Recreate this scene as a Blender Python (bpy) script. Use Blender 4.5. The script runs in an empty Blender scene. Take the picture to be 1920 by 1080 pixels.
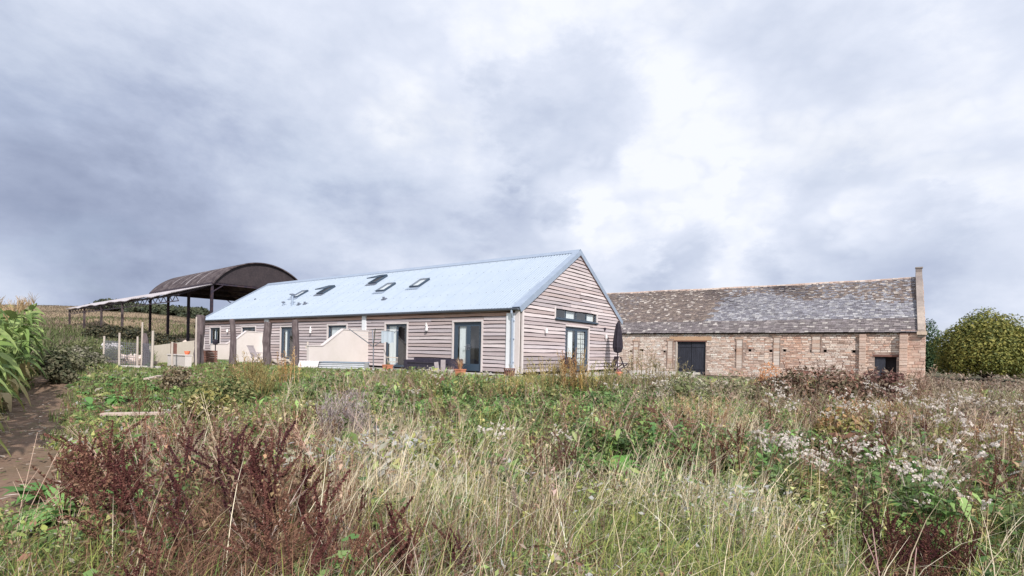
import bpy, math, random
import numpy as np
from math import radians, sin, cos, pi, sqrt
from mathutils import Vector, Matrix
random.seed(7); RNG = np.random.default_rng(11)
SC = bpy.context.scene
COL = SC.collection

# ------------------------------------------------------------------ camera
FPX, CX, CY, ROLL, CAMZ = 985.0, 960.0, 659.6, -0.0202, 0.92
cam_d = bpy.data.cameras.new("camera"); cam = bpy.data.objects.new("camera", cam_d); COL.objects.link(cam)
cr, sr = cos(ROLL), sin(ROLL)
cam.matrix_world = Matrix(((cr, sr, 0, 0), (0, 0, -1, 0), (-sr, cr, 0, CAMZ), (0, 0, 0, 1)))
cam_d.sensor_width = 36; cam_d.lens = FPX / 1920 * 36
cam_d.shift_y = (CY - 540) / 1920
cam_d.clip_start = 0.05; cam_d.clip_end = 5000
SC.camera = cam

def un(px, py):
    a = (px - CX) / FPX; b = -(py - CY) / FPX
    return a * cr + b * sr, -a * sr + b * cr          # X/Y and Z/Y of that sight line
def at(px, py, Y):
    u, v = un(px, py); return Vector((u * Y, Y, CAMZ + v * Y))

# ------------------------------------------------------------------ sky and sun
SUN_EL, SUN_AZ = radians(38), radians(20)      # azimuth: measured from behind the camera towards the right
world = bpy.data.worlds.new("World"); SC.world = world; world.use_nodes = True
nt = world.node_tree; N = nt.nodes; L = nt.links; N.clear()
def nn(t, **k):
    n = N.new(t)
    for a, b in k.items(): setattr(n, a, b)
    return n
tc = nn('ShaderNodeTexCoord'); sky = nn('ShaderNodeTexSky', sky_type='NISHITA'); sky.sun_disc = False
sky.sun_elevation = SUN_EL; sky.sun_rotation = pi - SUN_AZ; sky.air_density = 1.0; sky.dust_density = 2.0
DIR = tc.outputs['Generated']
def mth(op, a, b=None, c=None, clamp=False):
    n = nn('ShaderNodeMath', operation=op); n.use_clamp = clamp
    for i, x in enumerate((a, b, c)):
        if x is None: continue
        if isinstance(x, (int, float)): n.inputs[i].default_value = x
        else: L.new(x, n.inputs[i])
    return n.outputs[0]
def vm(op, a, b=None):
    n = nn('ShaderNodeVectorMath', operation=op)
    for i, x in enumerate((a, b)):
        if x is None: continue
        if isinstance(x, (tuple, list, Vector)): n.inputs[i].default_value = x
        else: L.new(x, n.inputs[i])
    return n
sep = nn('ShaderNodeSeparateXYZ'); L.new(DIR, sep.inputs[0])
zz = mth('ADD', mth('MAXIMUM', sep.outputs[2], 0.0), 0.16)
cmb = nn('ShaderNodeCombineXYZ')
L.new(mth('DIVIDE', sep.outputs[0], zz), cmb.inputs[0]); L.new(mth('DIVIDE', sep.outputs[1], zz), cmb.inputs[1])
def noise(vec, scale, detail, rough, dist=0.0, off=(0, 0, 0)):
    o = vm('ADD', vec, off).outputs[0]
    n = nn('ShaderNodeTexNoise'); n.inputs['Scale'].default_value = scale; n.inputs['Detail'].default_value = detail
    n.inputs['Roughness'].default_value = rough; n.inputs['Distortion'].default_value = dist
    L.new(o, n.inputs['Vector']); return n.outputs['Fac']
n1 = noise(cmb.outputs[0], 0.5, 3, 0.5, 0.1, (3.1, 1.7, 0))
n2 = noise(cmb.outputs[0], 1.5, 8, 0.58, 0.15, (7.3, 4.2, 0))
flat = vm('MULTIPLY', DIR, (1, 1, 1.7)).outputs[0]
n3 = noise(flat, 4.0, 9, 0.60, 0.1, (1.3, 0.2, 5.1))
def billow(sc, off): return mth('MULTIPLY', mth('ABSOLUTE', mth('SUBTRACT', noise(flat, sc, 1, .4, 0, off), .5)), 2)
bil = mth('ADD', mth('ADD', mth('MULTIPLY', billow(7, (2, 5, 1)), .55), mth('MULTIPLY', billow(15, (8, 1, 3)), .30)), mth('MULTIPLY', billow(32, (4, 4, 9)), .17))
val = mth('ADD', mth('ADD', mth('MULTIPLY', mth('SUBTRACT', n1, 0.5), 0.16), mth('MULTIPLY', mth('SUBTRACT', n2, 0.5), 0.12)),
          mth('MULTIPLY', mth('SUBTRACT', n3, 0.5), 0.42))
val = mth('ADD', val, mth('MULTIPLY', mth('SUBTRACT', bil, .22), .30))
wob = mth('ADD', mth('MULTIPLY', mth('SUBTRACT', n3, 0.5), 0.30), mth('MULTIPLY', mth('SUBTRACT', bil, .22), -.16))
BLOBS = [  # photo position of the sight line, angular radius, weight, radius of the solid middle
    (60, 400, .42, -.32, .0), (400, 480, .50, -.42, .0), (780, 440, .30, -.26, .0), (980, 455, .16, -.16, .02), (1060, 210, .19, -.14, .09), (950, 220, .10, -.05, .03), (1080, 290, .13, -.06, .04),
    (120, 100, .35, -.08, 0), (620, 60, .3, -.06, 0), (1000, 60, .2, -.05, 0), (1650, 60, .25, -.06, 0), (740, 225, .12, .10, .03), (1290, 300, .09, .06, .02), (1290, 170, .10, .06, 0), (1500, 255, .10, .06, .02), (1090, 385, .10, .14, .03), (1350, 395, .08, .16, .02), (1270, 420, .08, .12, .02),
    (1300, 475, .12, -.24, .03), (1190, 480, .10, -.12, .02), (1560, 470, .20, -.22, .04), (1420, 480, .10, -.14, 0), (1650, 405, .10, .14, .02), (1560, 395, .08, .10, .01), (1800, 400, .14, .10, 0),
    (1340, 515, .10, .12, 0), (1850, 500, .16, -.12, 0), (1880, 130, .22, -.10, 0), (1700, 540, .2, -.14, 0), (60, 570, .20, .10, 0), (250, 320, .18, .08, 0), (1480, 120, .25, -.08, 0), (1780, 210, .12, .08, 0)]
tot = mth('ADD', val, 0.96)
for px, py, r, w, r0 in BLOBS:
    u, v = un(px, py); d = Vector((u, 1, v)).normalized()
    dist = vm('DISTANCE', DIR, tuple(d)).outputs['Value']
    mr = nn('ShaderNodeMapRange', interpolation_type='SMOOTHERSTEP')
    L.new(mth('ADD', dist, wob), mr.inputs[0]); mr.inputs[1].default_value = r0; mr.inputs[2].default_value = r
    mr.inputs[3].default_value = w; mr.inputs[4].default_value = 0
    tot = mth('ADD', tot, mr.outputs[0])
ramp = nn('ShaderNodeValToRGB'); L.new(tot, ramp.inputs[0])
stops = [(0.0, (.17, .205, .315)), (.25, (.26, .305, .435)), (.5, (.41, .465, .61)), (.70, (.55, .605, .735)), (.88, (.68, .725, .84)), (1.0, (.82, .845, .91))]
cr_ = ramp.color_ramp
while len(cr_.elements) < len(stops): cr_.elements.new(0.5)
for e, (p, c) in zip(cr_.elements, stops): e.position = p; e.color = (*c, 1)
# thin places let the clear sky through
thin = noise(cmb.outputs[0], 0.9, 5, 0.5, 0.2, (12.3, 9.1, 0))
mk = nn('ShaderNodeMapRange'); L.new(thin, mk.inputs[0]); mk.inputs[1].default_value = .30; mk.inputs[2].default_value = .48; mk.inputs[3].default_value = .85; mk.inputs[4].default_value = 1.0
sc_ = vm('MULTIPLY', ramp.outputs[0], (10, 10, 10)).outputs[0]
mx = nn('ShaderNodeMixRGB'); L.new(mk.outputs[0], mx.inputs[0]); L.new(sky.outputs[0], mx.inputs[1]); L.new(sc_, mx.inputs[2])
bg = nn('ShaderNodeBackground'); bg.inputs[1].default_value = 0.1; L.new(mx.outputs[0], bg.inputs[0])
wo = nn('ShaderNodeOutputWorld'); L.new(bg.outputs[0], wo.inputs[0])
sun_d = bpy.data.lights.new("sun", 'SUN'); sun_d.energy = 4.2; sun_d.angle = radians(1.5); sun_d.color = (1, .94, .88)
sun = bpy.data.objects.new("sun", sun_d); COL.objects.link(sun)
sv = Vector((sin(SUN_AZ) * cos(SUN_EL), -cos(SUN_AZ) * cos(SUN_EL), sin(SUN_EL)))
sun.rotation_euler = sv.to_track_quat('Z', 'Y').to_euler()
SC.view_settings.view_transform = 'Standard'; SC.view_settings.look = 'None'
SC.view_settings.exposure = 0.2; SC.view_settings.gamma = 1.0

# ------------------------------------------------------------------ materials
def mat(name, col, rough=.8, metal=0.0, attr=False, noises=(), bump=0.0, bscale=20, stretch=(1, 1, 1), trans=0.0, spec=.3, alpha=1.0):
    """Principled material. noises: (scale, amount, colour) layers mixed over the base."""
    m = bpy.data.materials.new(name); m.use_nodes = True; t = m.node_tree; nd = t.nodes; lk = t.links; nd.clear()
    out = nd.new('ShaderNodeOutputMaterial'); p = nd.new('ShaderNodeBsdfPrincipled')
    p.inputs['Roughness'].default_value = rough; p.inputs['Metallic'].default_value = metal
    p.inputs['Specular IOR Level'].default_value = spec
    rgb = nd.new('ShaderNodeRGB'); rgb.outputs[0].default_value = (*col, 1); cur = rgb.outputs[0]
    if attr:
        a = nd.new('ShaderNodeAttribute'); a.attribute_name = 'Col'
        mu = nd.new('ShaderNodeMixRGB'); mu.blend_type = 'MULTIPLY'; mu.inputs[0].default_value = 1
        lk.new(cur, mu.inputs[1]); lk.new(a.outputs['Color'], mu.inputs[2]); cur = mu.outputs[0]
    tc = nd.new('ShaderNodeTexCoord'); mp = nd.new('ShaderNodeMapping'); mp.inputs['Scale'].default_value = stretch
    lk.new(tc.outputs['Object'], mp.inputs[0])
    for sc, amt, c in noises:
        n = nd.new('ShaderNodeTexNoise'); n.inputs['Scale'].default_value = sc; n.inputs['Detail'].default_value = 5; n.inputs['Roughness'].default_value = .6
        lk.new(mp.outputs[0], n.inputs['Vector'])
        mr = nd.new('ShaderNodeMapRange'); mr.inputs[1].default_value = .42; mr.inputs[2].default_value = .68
        mr.inputs[3].default_value = 0; mr.inputs[4].default_value = amt; lk.new(n.outputs['Fac'], mr.inputs[0])
        mi = nd.new('ShaderNodeMixRGB'); lk.new(mr.outputs[0], mi.inputs[0]); lk.new(cur, mi.inputs[1]); mi.inputs[2].default_value = (*c, 1); cur = mi.outputs[0]
    lk.new(cur, p.inputs['Base Color'])
    if bump:
        n = nd.new('ShaderNodeTexNoise'); n.inputs['Scale'].default_value = bscale; n.inputs['Detail'].default_value = 6
        lk.new(mp.outputs[0], n.inputs['Vector']); b = nd.new('ShaderNodeBump'); b.inputs['Strength'].default_value = bump; b.inputs['Distance'].default_value = .02
        lk.new(n.outputs['Fac'], b.inputs['Height']); lk.new(b.outputs[0], p.inputs['Normal'])
    if alpha < 1: p.inputs['Alpha'].default_value = alpha
    if trans:
        tr = nd.new('ShaderNodeBsdfTranslucent'); lk.new(cur, tr.inputs[0]); ms = nd.new('ShaderNodeMixShader'); ms.inputs[0].default_value = trans
        lk.new(p.outputs[0], ms.inputs[1]); lk.new(tr.outputs[0], ms.inputs[2]); lk.new(ms.outputs[0], out.inputs[0])
    else: lk.new(p.outputs[0], out.inputs[0])
    return m
W1 = (1, 1, 1)
M = {}
M['board'] = mat('weathered boards', W1, .85, attr=True, noises=((3, .30, (.34, .25, .27)), (14, .25, (.68, .60, .63))), bump=.35, bscale=18, stretch=(1, 1, 6))
M['dark'] = mat('dark backing', (.035, .028, .032), .9)
M['trim'] = mat('pale trim boards', (.62, .57, .57), .7, noises=((6, .3, (.5, .42, .4)),))
M['panel'] = mat('white painted panel', (.74, .76, .80), .6, noises=((5, .15, (.6, .6, .62)),))
M['frame'] = mat('slate blue window frames', (.045, .07, .105), .45, spec=.5)
M['galv'] = mat('galvanised sheet', (.39, .46, .545), .45, metal=.25, noises=((.9, .5, (.45, .515, .595)), (5, .25, (.34, .40, .48)), (16, .15, (.50, .55, .62))), bump=.05, bscale=5)
M['galvd'] = mat('galvanised flashing', (.36, .43, .54), .42, metal=.5, noises=((3, .3, (.5, .58, .68)),))
M['gutter'] = mat('grey steel gutter', (.16, .18, .23), .45, metal=.4, noises=((6, .3, (.25, .27, .32)),))
M['glass'] = mat('window glass', (.03, .04, .055), .04, spec=.9)
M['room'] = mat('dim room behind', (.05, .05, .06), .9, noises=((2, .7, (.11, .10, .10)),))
M['curtain'] = mat('white curtain', (.84, .85, .84), .9, noises=((9, .3, (.5, .52, .5)),), stretch=(1, 1, .1))
M['render'] = mat('cream render', (.62, .57, .555), .9, noises=((1.3, .35, (.50, .46, .42)), (7, .18, (.68, .64, .60))), bump=.1, bscale=30)
M['cream'] = mat('cream board', (.60, .54, .46), .85, noises=((1.6, .4, (.5, .44, .37)), (9, .2, (.40, .34, .28))))
M['oak'] = mat('old grey oak', (.11, .085, .09), .95, noises=((3, .8, (.05, .036, .042)), (11, .45, (.28, .24, .24))), bump=.9, bscale=9, stretch=(1, 1, .18))
M['stake'] = mat('split stake wood', (.52, .46, .41), .9, noises=((7, .5, (.34, .28, .25)),), stretch=(1, 1, .2))
M['stone'] = mat('rubble stone', W1, .95, attr=True, noises=((5, .40, (.66, .54, .48)), (17, .30, (.36, .26, .22)), (1.1, .3, (.68, .56, .50))), bump=.8, bscale=16)
M['coping'] = mat('weathered coping', W1, .95, attr=True, noises=((5, .4, (.13, .11, .10)), (17, .2, (.34, .30, .27))), bump=.7, bscale=16)
M['mortar'] = mat('old mortar', (.38, .29, .25), .95, noises=((6, .6, (.14, .10, .09)), (.8, .5, (.5, .4, .34))), bump=.6, bscale=20)
M['slate'] = mat('stone slates', W1, .9, attr=True, noises=((6, .45, (.10, .085, .085)), (22, .35, (.45, .41, .37))), bump=.8, bscale=14)
M['door'] = mat('black tarred door', (.028, .03, .042), .6, noises=((3, .5, (.055, .06, .085)),), stretch=(4, 1, .4), bump=.3)
M['rust'] = mat('rusty corrugated sheet', (.045, .032, .037), .75, metal=.2, noises=((.8, .6, (.10, .075, .078)), (3, .5, (.025, .019, .022)), (2.3, .4, (.26, .22, .22))), bump=.3)
M['rustin'] = mat('dark gable sheet', (.032, .025, .03), .8, noises=((2, .5, (.055, .042, .046)), (9, .2, (.11, .09, .09))), bump=.3)
M['lean'] = mat('grey fibre cement sheet', (.46, .43, .45), .85, noises=((1.5, .6, (.20, .17, .18)), (7, .4, (.46, .43, .45))), bump=.3)
M['steel'] = mat('dark steel post', (.03, .024, .04), .6, noises=((4, .5, (.10, .055, .05)),))
M['black'] = mat('black fabric', (.022, .018, .028), .85, noises=((6, .5, (.045, .04, .055)),), bump=.3)
M['rattan'] = mat('dark rattan', (.035, .03, .05), .75, noises=((30, .6, (.08, .07, .10)),), bump=.8, bscale=60)
M['terra'] = mat('terracotta', (.56, .22, .13), .85, noises=((8, .5, (.42, .17, .11)),))
M['orange'] = mat('orange plastic', (.75, .20, .10), .5, noises=((5, .2, (.6, .15, .08)),))
M['white'] = mat('white plastic', (.78, .77, .78), .5, noises=((4, .25, (.6, .58, .56)),))
M['bag'] = mat('woven white bag', (.66, .63, .64), .85, noises=((4, .4, (.45, .42, .44)),), bump=.5)
M['concrete'] = mat('pale concrete', (.46, .43, .39), .95, noises=((3, .4, (.33, .30, .27)), (20, .3, (.55, .52, .48))), bump=.4)
M['plank'] = mat('bleached plank', (.52, .42, .37), .9, noises=((5, .5, (.33, .25, .22)),), stretch=(.3, .3, 2), bump=.4)
M['palletw'] = mat('grey pallet wood', (.36, .32, .34), .9, noises=((6, .5, (.22, .19, .2)),), bump=.4)
M['brownwood'] = mat('brown stained wood', (.20, .10, .08), .85, noises=((5, .5, (.11, .06, .05)),), bump=.4, stretch=(.4, .4, 2))
M['alu'] = mat('grey aluminium tube', (.30, .31, .36), .4, metal=.7, noises=((8, .3, (.2, .2, .24)),))
M['cloth'] = mat('blue grey cloth', (.42, .50, .58), .85, noises=((6, .4, (.6, .64, .68)),), stretch=(1, 1, .2))
M['leaf'] = mat('leaves', W1, .65, attr=True, noises=((2.5, .18, (.05, .06, .02)),), trans=.25, spec=.25)
M['straw'] = mat('dry grass', W1, .8, attr=True, trans=.2, spec=.2)
M['bark'] = mat('bark', (.12, .095, .08), .95, noises=((6, .6, (.06, .045, .04)),), bump=.8)
M['seed'] = mat('dry seed heads', W1, .9, attr=True, trans=.08, spec=.1)
M['down'] = mat('white seed down', W1, .95, attr=True, trans=.3, spec=.1)
M['ground'] = mat('soil and turf', W1, .97, attr=True, noises=((1.1, .45, (.085, .075, .035)), (7, .4, (.16, .11, .085)), (31, .35, (.20, .16, .12))), bump=.9, bscale=12)

# ------------------------------------------------------------------ mesh helpers
class MB:
    def __init__(s, Mx=None): s.v = []; s.f = []; s.c = []; s.M = Mx or Matrix(); s.col = (1, 1, 1)
    def add(s, vs, fs, col=None):
        b = len(s.v); col = col or s.col
        for p in vs: s.v.append(tuple(s.M @ Vector(p))); s.c.append(col)
        for f in fs: s.f.append(tuple(b + i for i in f))
    def box(s, x0, x1, y0, y1, z0, z1, col=None, j=0):
        r = lambda: random.uniform(-j, j) if j else 0
        s.add([(x + r(), y + r(), z + r()) for z in (z0, z1) for x, y in ((x0, y0), (x1, y0), (x1, y1), (x0, y1))],
              [(3, 2, 1, 0), (4, 5, 6, 7), (0, 1, 5, 4), (1, 2, 6, 5), (2, 3, 7, 6), (3, 0, 4, 7)], col)
    def bar(s, p0, p1, w, h=None, col=None, up=(0, 0, 1)):
        p0 = Vector(p0); p1 = Vector(p1); d = (p1 - p0).normalized(); up = Vector(up)
        if abs(d.dot(up)) > .97: up = Vector((1, 0, 0))
        a = d.cross(up).normalized(); b = a.cross(d); h = h or w
        vs = [p + a * (i * w / 2) + b * (k * h / 2) for p in (p0, p1) for i, k in ((-1, -1), (1, -1), (1, 1), (-1, 1))]
        s.add(vs, [(3, 2, 1, 0), (4, 5, 6, 7), (0, 1, 5, 4), (1, 2, 6, 5), (2, 3, 7, 6), (3, 0, 4, 7)], col)
    def tube(s, pts, rs, n=8, col=None, cap=True, closed=False):
        pts = [Vector(p) for p in pts]
        if isinstance(rs, (int, float)): rs = [rs] * len(pts)
        vs = []; k = len(pts); ref = Vector((0, 0, 1))
        for i, p in enumerate(pts):
            d = (pts[min(i + 1, k - 1)] - pts[max(i - 1, 0)])
            d = d.normalized() if d.length > 1e-9 else Vector((0, 0, 1))
            rf = ref if abs(d.dot(ref)) < .95 else Vector((1, 0, 0))
            a = d.cross(rf).normalized(); b = a.cross(d)
            for j in range(n):
                t = 2 * pi * j / n; vs.append(p + a * (cos(t) * rs[i]) + b * (sin(t) * rs[i]))
        fs = [(i * n + j, i * n + (j + 1) % n, (i + 1) * n + (j + 1) % n, (i + 1) * n + j) for i in range(k - 1) for j in range(n)]
        if cap: fs += [tuple(range(n - 1, -1, -1)), tuple((k - 1) * n + j for j in range(n))]
        s.add(vs, fs, col)
    def lathe(s, prof, n=16, o=(0, 0, 0), col=None, wob=0):
        vs = []; o = Vector(o)
        for r, z in prof:
            for j in range(n):
                t = 2 * pi * j / n; rr = r * (1 + (wob * ((j % 2) * 2 - 1)))
                vs.append(o + Vector((cos(t) * rr, sin(t) * rr, z)))
        k = len(prof)
        fs = [(i * n + j, i * n + (j + 1) % n, (i + 1) * n + (j + 1) % n, (i + 1) * n + j) for i in range(k - 1) for j in range(n)]
        fs += [tuple(range(n - 1, -1, -1)), tuple((k - 1) * n + j for j in range(n))]
        s.add(vs, fs, col)
    def prism(s, poly, y0, y1, col=None):            # polygon in local x,z given thickness along y
        n = len(poly); vs = [(x, y0, z) for x, z in poly] + [(x, y1, z) for x, z in poly]
        s.add(vs, [tuple(range(n)), tuple(range(2 * n - 1, n - 1, -1))] + [(i, n + i, n + (i + 1) % n, (i + 1) % n) for i in range(n)], col)
    def build(s, name, m, parent=None, smooth=False, origin=None):
        me = bpy.data.meshes.new(name)
        o = Vector((0, 0, 0))
        if parent is not None: o = root_loc(parent)
        elif origin is not None: o = Vector(origin)
        me.from_pydata([tuple(Vector(p) - o) for p in s.v], [], s.f)
        ca = me.color_attributes.new('Col', 'FLOAT_COLOR', 'POINT')
        ca.data.foreach_set('color', np.array([(*c, 1) for c in s.c], dtype=np.float32).ravel())
        me.materials.append(M[m] if isinstance(m, str) else m)
        if smooth: me.polygons.foreach_set('use_smooth', [True] * len(me.polygons))
        ob = bpy.data.objects.new(name, me); COL.objects.link(ob)
        if parent is not None: ob.parent = parent
        else: ob.location = o
        return ob
def root_loc(o):
    while o.parent is not None: o = o.parent
    return Vector(o.location)
def tag(o, label=None, cat=None, group=None, kind=None):
    if label: o['label'] = label
    if cat: o['category'] = cat
    if group: o['group'] = group
    if kind: o['kind'] = kind
    return o
def thing(name, loc, label, cat, group=None):
    o = bpy.data.objects.new(name, None); o.empty_display_size = .2; COL.objects.link(o); o.location = loc
    return tag(o, label, cat, group)
def dup(root, loc, rz, label, group, scale=1.0, tilt=(0, 0)):
    r = root.copy(); COL.objects.link(r); r.location = loc; r.rotation_euler = (tilt[0], tilt[1], rz); r.scale = (scale,) * 3
    r['label'] = label
    if group: r['group'] = group
    for ch in list(root.children):
        c = ch.copy(); COL.objects.link(c); c.parent = r
        for g in ch.children:
            d = g.copy(); COL.objects.link(d); d.parent = c
    return r
def TR(x, y, z, rz=0.0): return Matrix.Translation((x, y, z)) @ Matrix.Rotation(rz, 4, 'Z')

# ------------------------------------------------------------------ frames of the buildings
AZ = .6218
HC = Vector((.269, 20.284, 0)); HX = Vector((cos(AZ), -sin(AZ), 0)); HY = Vector((sin(AZ), cos(AZ), 0))
HW, HR, HL, HE = 9.09, 5.52, 25.95, 2.70       # depth, ridge, length, eaves
def frame(o, x, y): return Matrix(((x.x, y.x, 0, o.x), (x.y, y.y, 0, o.y), (x.z, y.z, 1, o.z), (0, 0, 0, 1)))
MH = frame(HC, HX, HY); MHi = MH.inverted()
BC = Vector((.771 * 38, 38, -.8)); MBN = frame(BC, HX, HY); MBi = MBN.inverted()
def hit(px, py, inv, axis, val):
    """point (in a building's own frame) where a sight line of the photo meets a plane of that building"""
    u, v = un(px, py); o = inv @ Vector((0, 0, CAMZ)); d = inv.to_3x3() @ Vector((u, 1, v))
    return o + d * ((val - o[axis]) / d[axis])
def inh(x, y, x0, x1, y0, y1, inv=MHi):
    lx = inv[0][0] * x + inv[0][1] * y + inv[0][3]; ly = inv[1][0] * x + inv[1][1] * y + inv[1][3]
    return (lx > x0) & (lx < x1) & (ly > y0) & (ly < y1)

# ------------------------------------------------------------------ ground
CP = np.array([(0, 0, -.66), (-5, 3, -.68), (5, 3, -.68), (-10, 10, -.62), (-5, 9, -.6), (0, 10, -.5), (5, 10, -.5), (10, 10, -.6), (-14, 12, -.5), (14, 14, -.6),
    (-4, 15, -.2), (0, 16, -.12), (-3, 18.5, 0), (0, 19.5, 0), (3, 19, -.02), (-7, 21, 0), (-10, 23, 0), (-13, 22.5, 0), (-8, 18, -.08), (-14, 20, 0), (-16, 24, 0), (-20, 35, 0), (-15, 30, 0), (-10, 28, 0), (5, 27, 0), (-5, 33, 0), (7, 24, -.1),
    (8, 18, -.3), (12, 28, -.5), (20, 43, -.8), (29, 38, -.8), (10, 50, -.8), (20, 20, -.55), (35, 30, -.8), (45, 50, -.8), (24, 32, -.75), (60, 40, -.8),
    (-14, 16, -.15), (-18, 20, .1), (-22, 27, .5), (-24, 34, .8), (-28, 39, .95), (-31, 44, 1.0), (-36, 48, 1.5), (-41, 52, 2.1), (-47, 56, 2.7), (-55, 56, 3.3), (-25, 22, .5), (-30, 30, 1.2), (-40, 36, 2.2),
    (-24, 44, 1.2), (-22, 52, 1.8), (-60, 80, 5.6), (-80, 100, 7.4), (-100, 110, 8.0), (-130, 120, 8.4), (-60, 110, 6.8), (-40, 95, 5.6), (-25, 90, 4.8), (-50, 66, 4.0), (-36, 66, 3.3),
    (0, 90, 2), (40, 90, -.5), (90, 90, -.5), (-200, 200, 9), (-100, 260, 8), (0, 260, 1), (200, 200, 0), (300, 0, 0), (-200, 0, 2), (0, -150, 0), (-300, 300, 9), (150, 400, 0), (-100, 500, 8)])
def gz(x, y):
    x = np.asarray(x, float); y = np.asarray(y, float); sh = x.shape; x = x.ravel(); y = y.ravel(); out = np.empty_like(x)
    for i in range(0, len(x), 20000):
        X = x[i:i + 20000, None]; Y = y[i:i + 20000, None]
        d2 = (X - CP[:, 0]) ** 2 + (Y - CP[:, 1]) ** 2
        s = 1.0 + .0009 * (X * X + Y * Y)
        w = 1 / (d2 + s) ** 2
        out[i:i + 20000] = (w * CP[:, 2]).sum(1) / w.sum(1)
    far = np.clip((np.hypot(x, y) - 8) / 30, 0, 1)
    pad = inh(x, y, -28, 3, -5, 11)
    out += np.where(pad, 0, .05 * np.sin(x * .9 + 1) * np.cos(y * .8) + .25 * far * np.sin(x * .17) * np.cos(y * .21 + 1) * np.clip((y - 40) / 30, 0, 1))
    return out.reshape(sh)
def g1(x, y): return float(gz(np.array([x]), np.array([y]))[0])
def hg(px, py):
    """where a sight line of the photo meets the ground"""
    u, v = un(px, py); Y = np.linspace(1.5, 60, 1200); z = CAMZ + v * Y - gz(u * Y, Y)
    k = np.argmax(z < 0)
    if z[k] >= 0: k = 1199
    return Vector((u * Y[k], Y[k], g1(u * Y[k], Y[k])))
PATH = [hg(-60, 1000), hg(-10, 900), hg(25, 830), hg(62, 765), hg(95, 720), hg(118, 690)]
PATH.append(PATH[-1] + (PATH[-1] - PATH[-2]) * 3)
def path_d(x, y):
    d = np.full(np.shape(x), 1e9)
    for a, b in zip(PATH[:-1], PATH[1:]):
        ax, ay, bx, by = a.x, a.y, b.x, b.y; L2 = (bx - ax) ** 2 + (by - ay) ** 2
        t = np.clip(((x - ax) * (bx - ax) + (y - ay) * (by - ay)) / L2, 0, 1)
        d = np.minimum(d, np.hypot(x - ax - t * (bx - ax), y - ay - t * (by - ay)))
    return d
def fbm(x, y, s=1.0, seed=0):
    r = np.random.default_rng(seed); o = np.zeros(np.shape(x))
    for k in range(5):
        for _ in range(3):
            a = r.uniform(0, 2 * pi); f = s * 1.8 ** k; o = o + np.sin((x * cos(a) + y * sin(a)) * f + r.uniform(0, 6.28)) / 1.7 ** k
    return o / 4.5
def npmesh(name, V, F, C, m, smooth=False):
    me = bpy.data.meshes.new(name); V = np.ascontiguousarray(V, np.float32).reshape(-1, 3); F = np.ascontiguousarray(F, np.int32).reshape(-1, 4)
    me.vertices.add(len(V)); me.vertices.foreach_set('co', V.ravel())
    me.loops.add(F.size); me.loops.foreach_set('vertex_index', F.ravel())
    me.polygons.add(len(F)); me.polygons.foreach_set('loop_start', np.arange(0, F.size, 4, dtype=np.int32))
    try: me.polygons.foreach_set('loop_total', np.full(len(F), 4, np.int32))
    except Exception: pass
    me.update(calc_edges=True)
    ca = me.color_attributes.new('Col', 'FLOAT_COLOR', 'POINT')
    c4 = np.ones((len(V), 4), np.float32); c4[:, :3] = np.asarray(C).reshape(-1, 3); ca.data.foreach_set('color', c4.ravel())
    if smooth: me.polygons.foreach_set('use_smooth', np.ones(len(F), bool))
    me.materials.append(M[m]); ob = bpy.data.objects.new(name, me); COL.objects.link(ob); return ob
def smoothstep(a, b, x): t = np.clip((x - a) / (b - a), 0, 1); return t * t * (3 - 2 * t)
gx = np.sinh(np.linspace(-7.2, 7.2, 420)) * 1.2; gy = np.sinh(np.linspace(-6.6, 7.2, 420)) * 1.2 + 12
GX, GY = np.meshgrid(gx, gy); GZ = gz(GX, GY) + .03 * fbm(GX, GY, 3, 5) * (np.hypot(GX, GY) < 40)
PD = path_d(GX, GY)
cg = np.array([.06, .065, .028]); cs = np.array([.19, .12, .085]); ch = np.array([.30, .22, .14]); cl = np.array([.10, .16, .05])
soil = (smoothstep(.95, .35, PD + .25 * fbm(GX, GY, 2, 3)) * (GY < 30))[..., None]
soil = np.maximum(soil, (smoothstep(2.5, 1.2, np.hypot(GX + 5.2, (GY - 7) * .6)) * .0)[..., None])
hill = smoothstep(38, 52, GY - GX * .25)[..., None] * smoothstep(0, -20, GX)[..., None]
lawn = (inh(GX, GY, -29, 12, -9, 18) * 1.0)[..., None]
GC = cg * (1 - hill) + ch * hill; GC = GC * (1 - lawn) + cl * lawn; GC = GC * (1 - soil) + cs * soil
n0, n1_ = GX.shape; idx = np.arange(n0 * n1_).reshape(n0, n1_)
GF = np.stack([idx[:-1, :-1], idx[:-1, 1:], idx[1:, 1:], idx[1:, :-1]], -1)
tag(npmesh('ground', np.stack([GX, GY, GZ], -1), GF, GC, 'ground', True), kind='structure')

# ------------------------------------------------------------------ glass (clear pane that mirrors the sky)
g = bpy.data.materials.new('clear pane'); g.use_nodes = True; t = g.node_tree; t.nodes.clear()
o_ = t.nodes.new('ShaderNodeOutputMaterial'); a_ = t.nodes.new('ShaderNodeBsdfTransparent'); a_.inputs[0].default_value = (.86, .90, .92, 1)
b_ = t.nodes.new('ShaderNodeBsdfGlossy'); b_.inputs['Roughness'].default_value = .03; lw = t.nodes.new('ShaderNodeLayerWeight'); lw.inputs[0].default_value = .5; pw = t.nodes.new('ShaderNodeMath'); pw.operation = 'POWER'; pw.inputs[1].default_value = 3.0; t.links.new(lw.outputs['Facing'], pw.inputs[0]); f_ = t.nodes.new('ShaderNodeMath'); f_.operation = 'MULTIPLY_ADD'; f_.inputs[1].default_value = .7; f_.inputs[2].default_value = .10; t.links.new(pw.outputs[0], f_.inputs[0])
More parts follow.
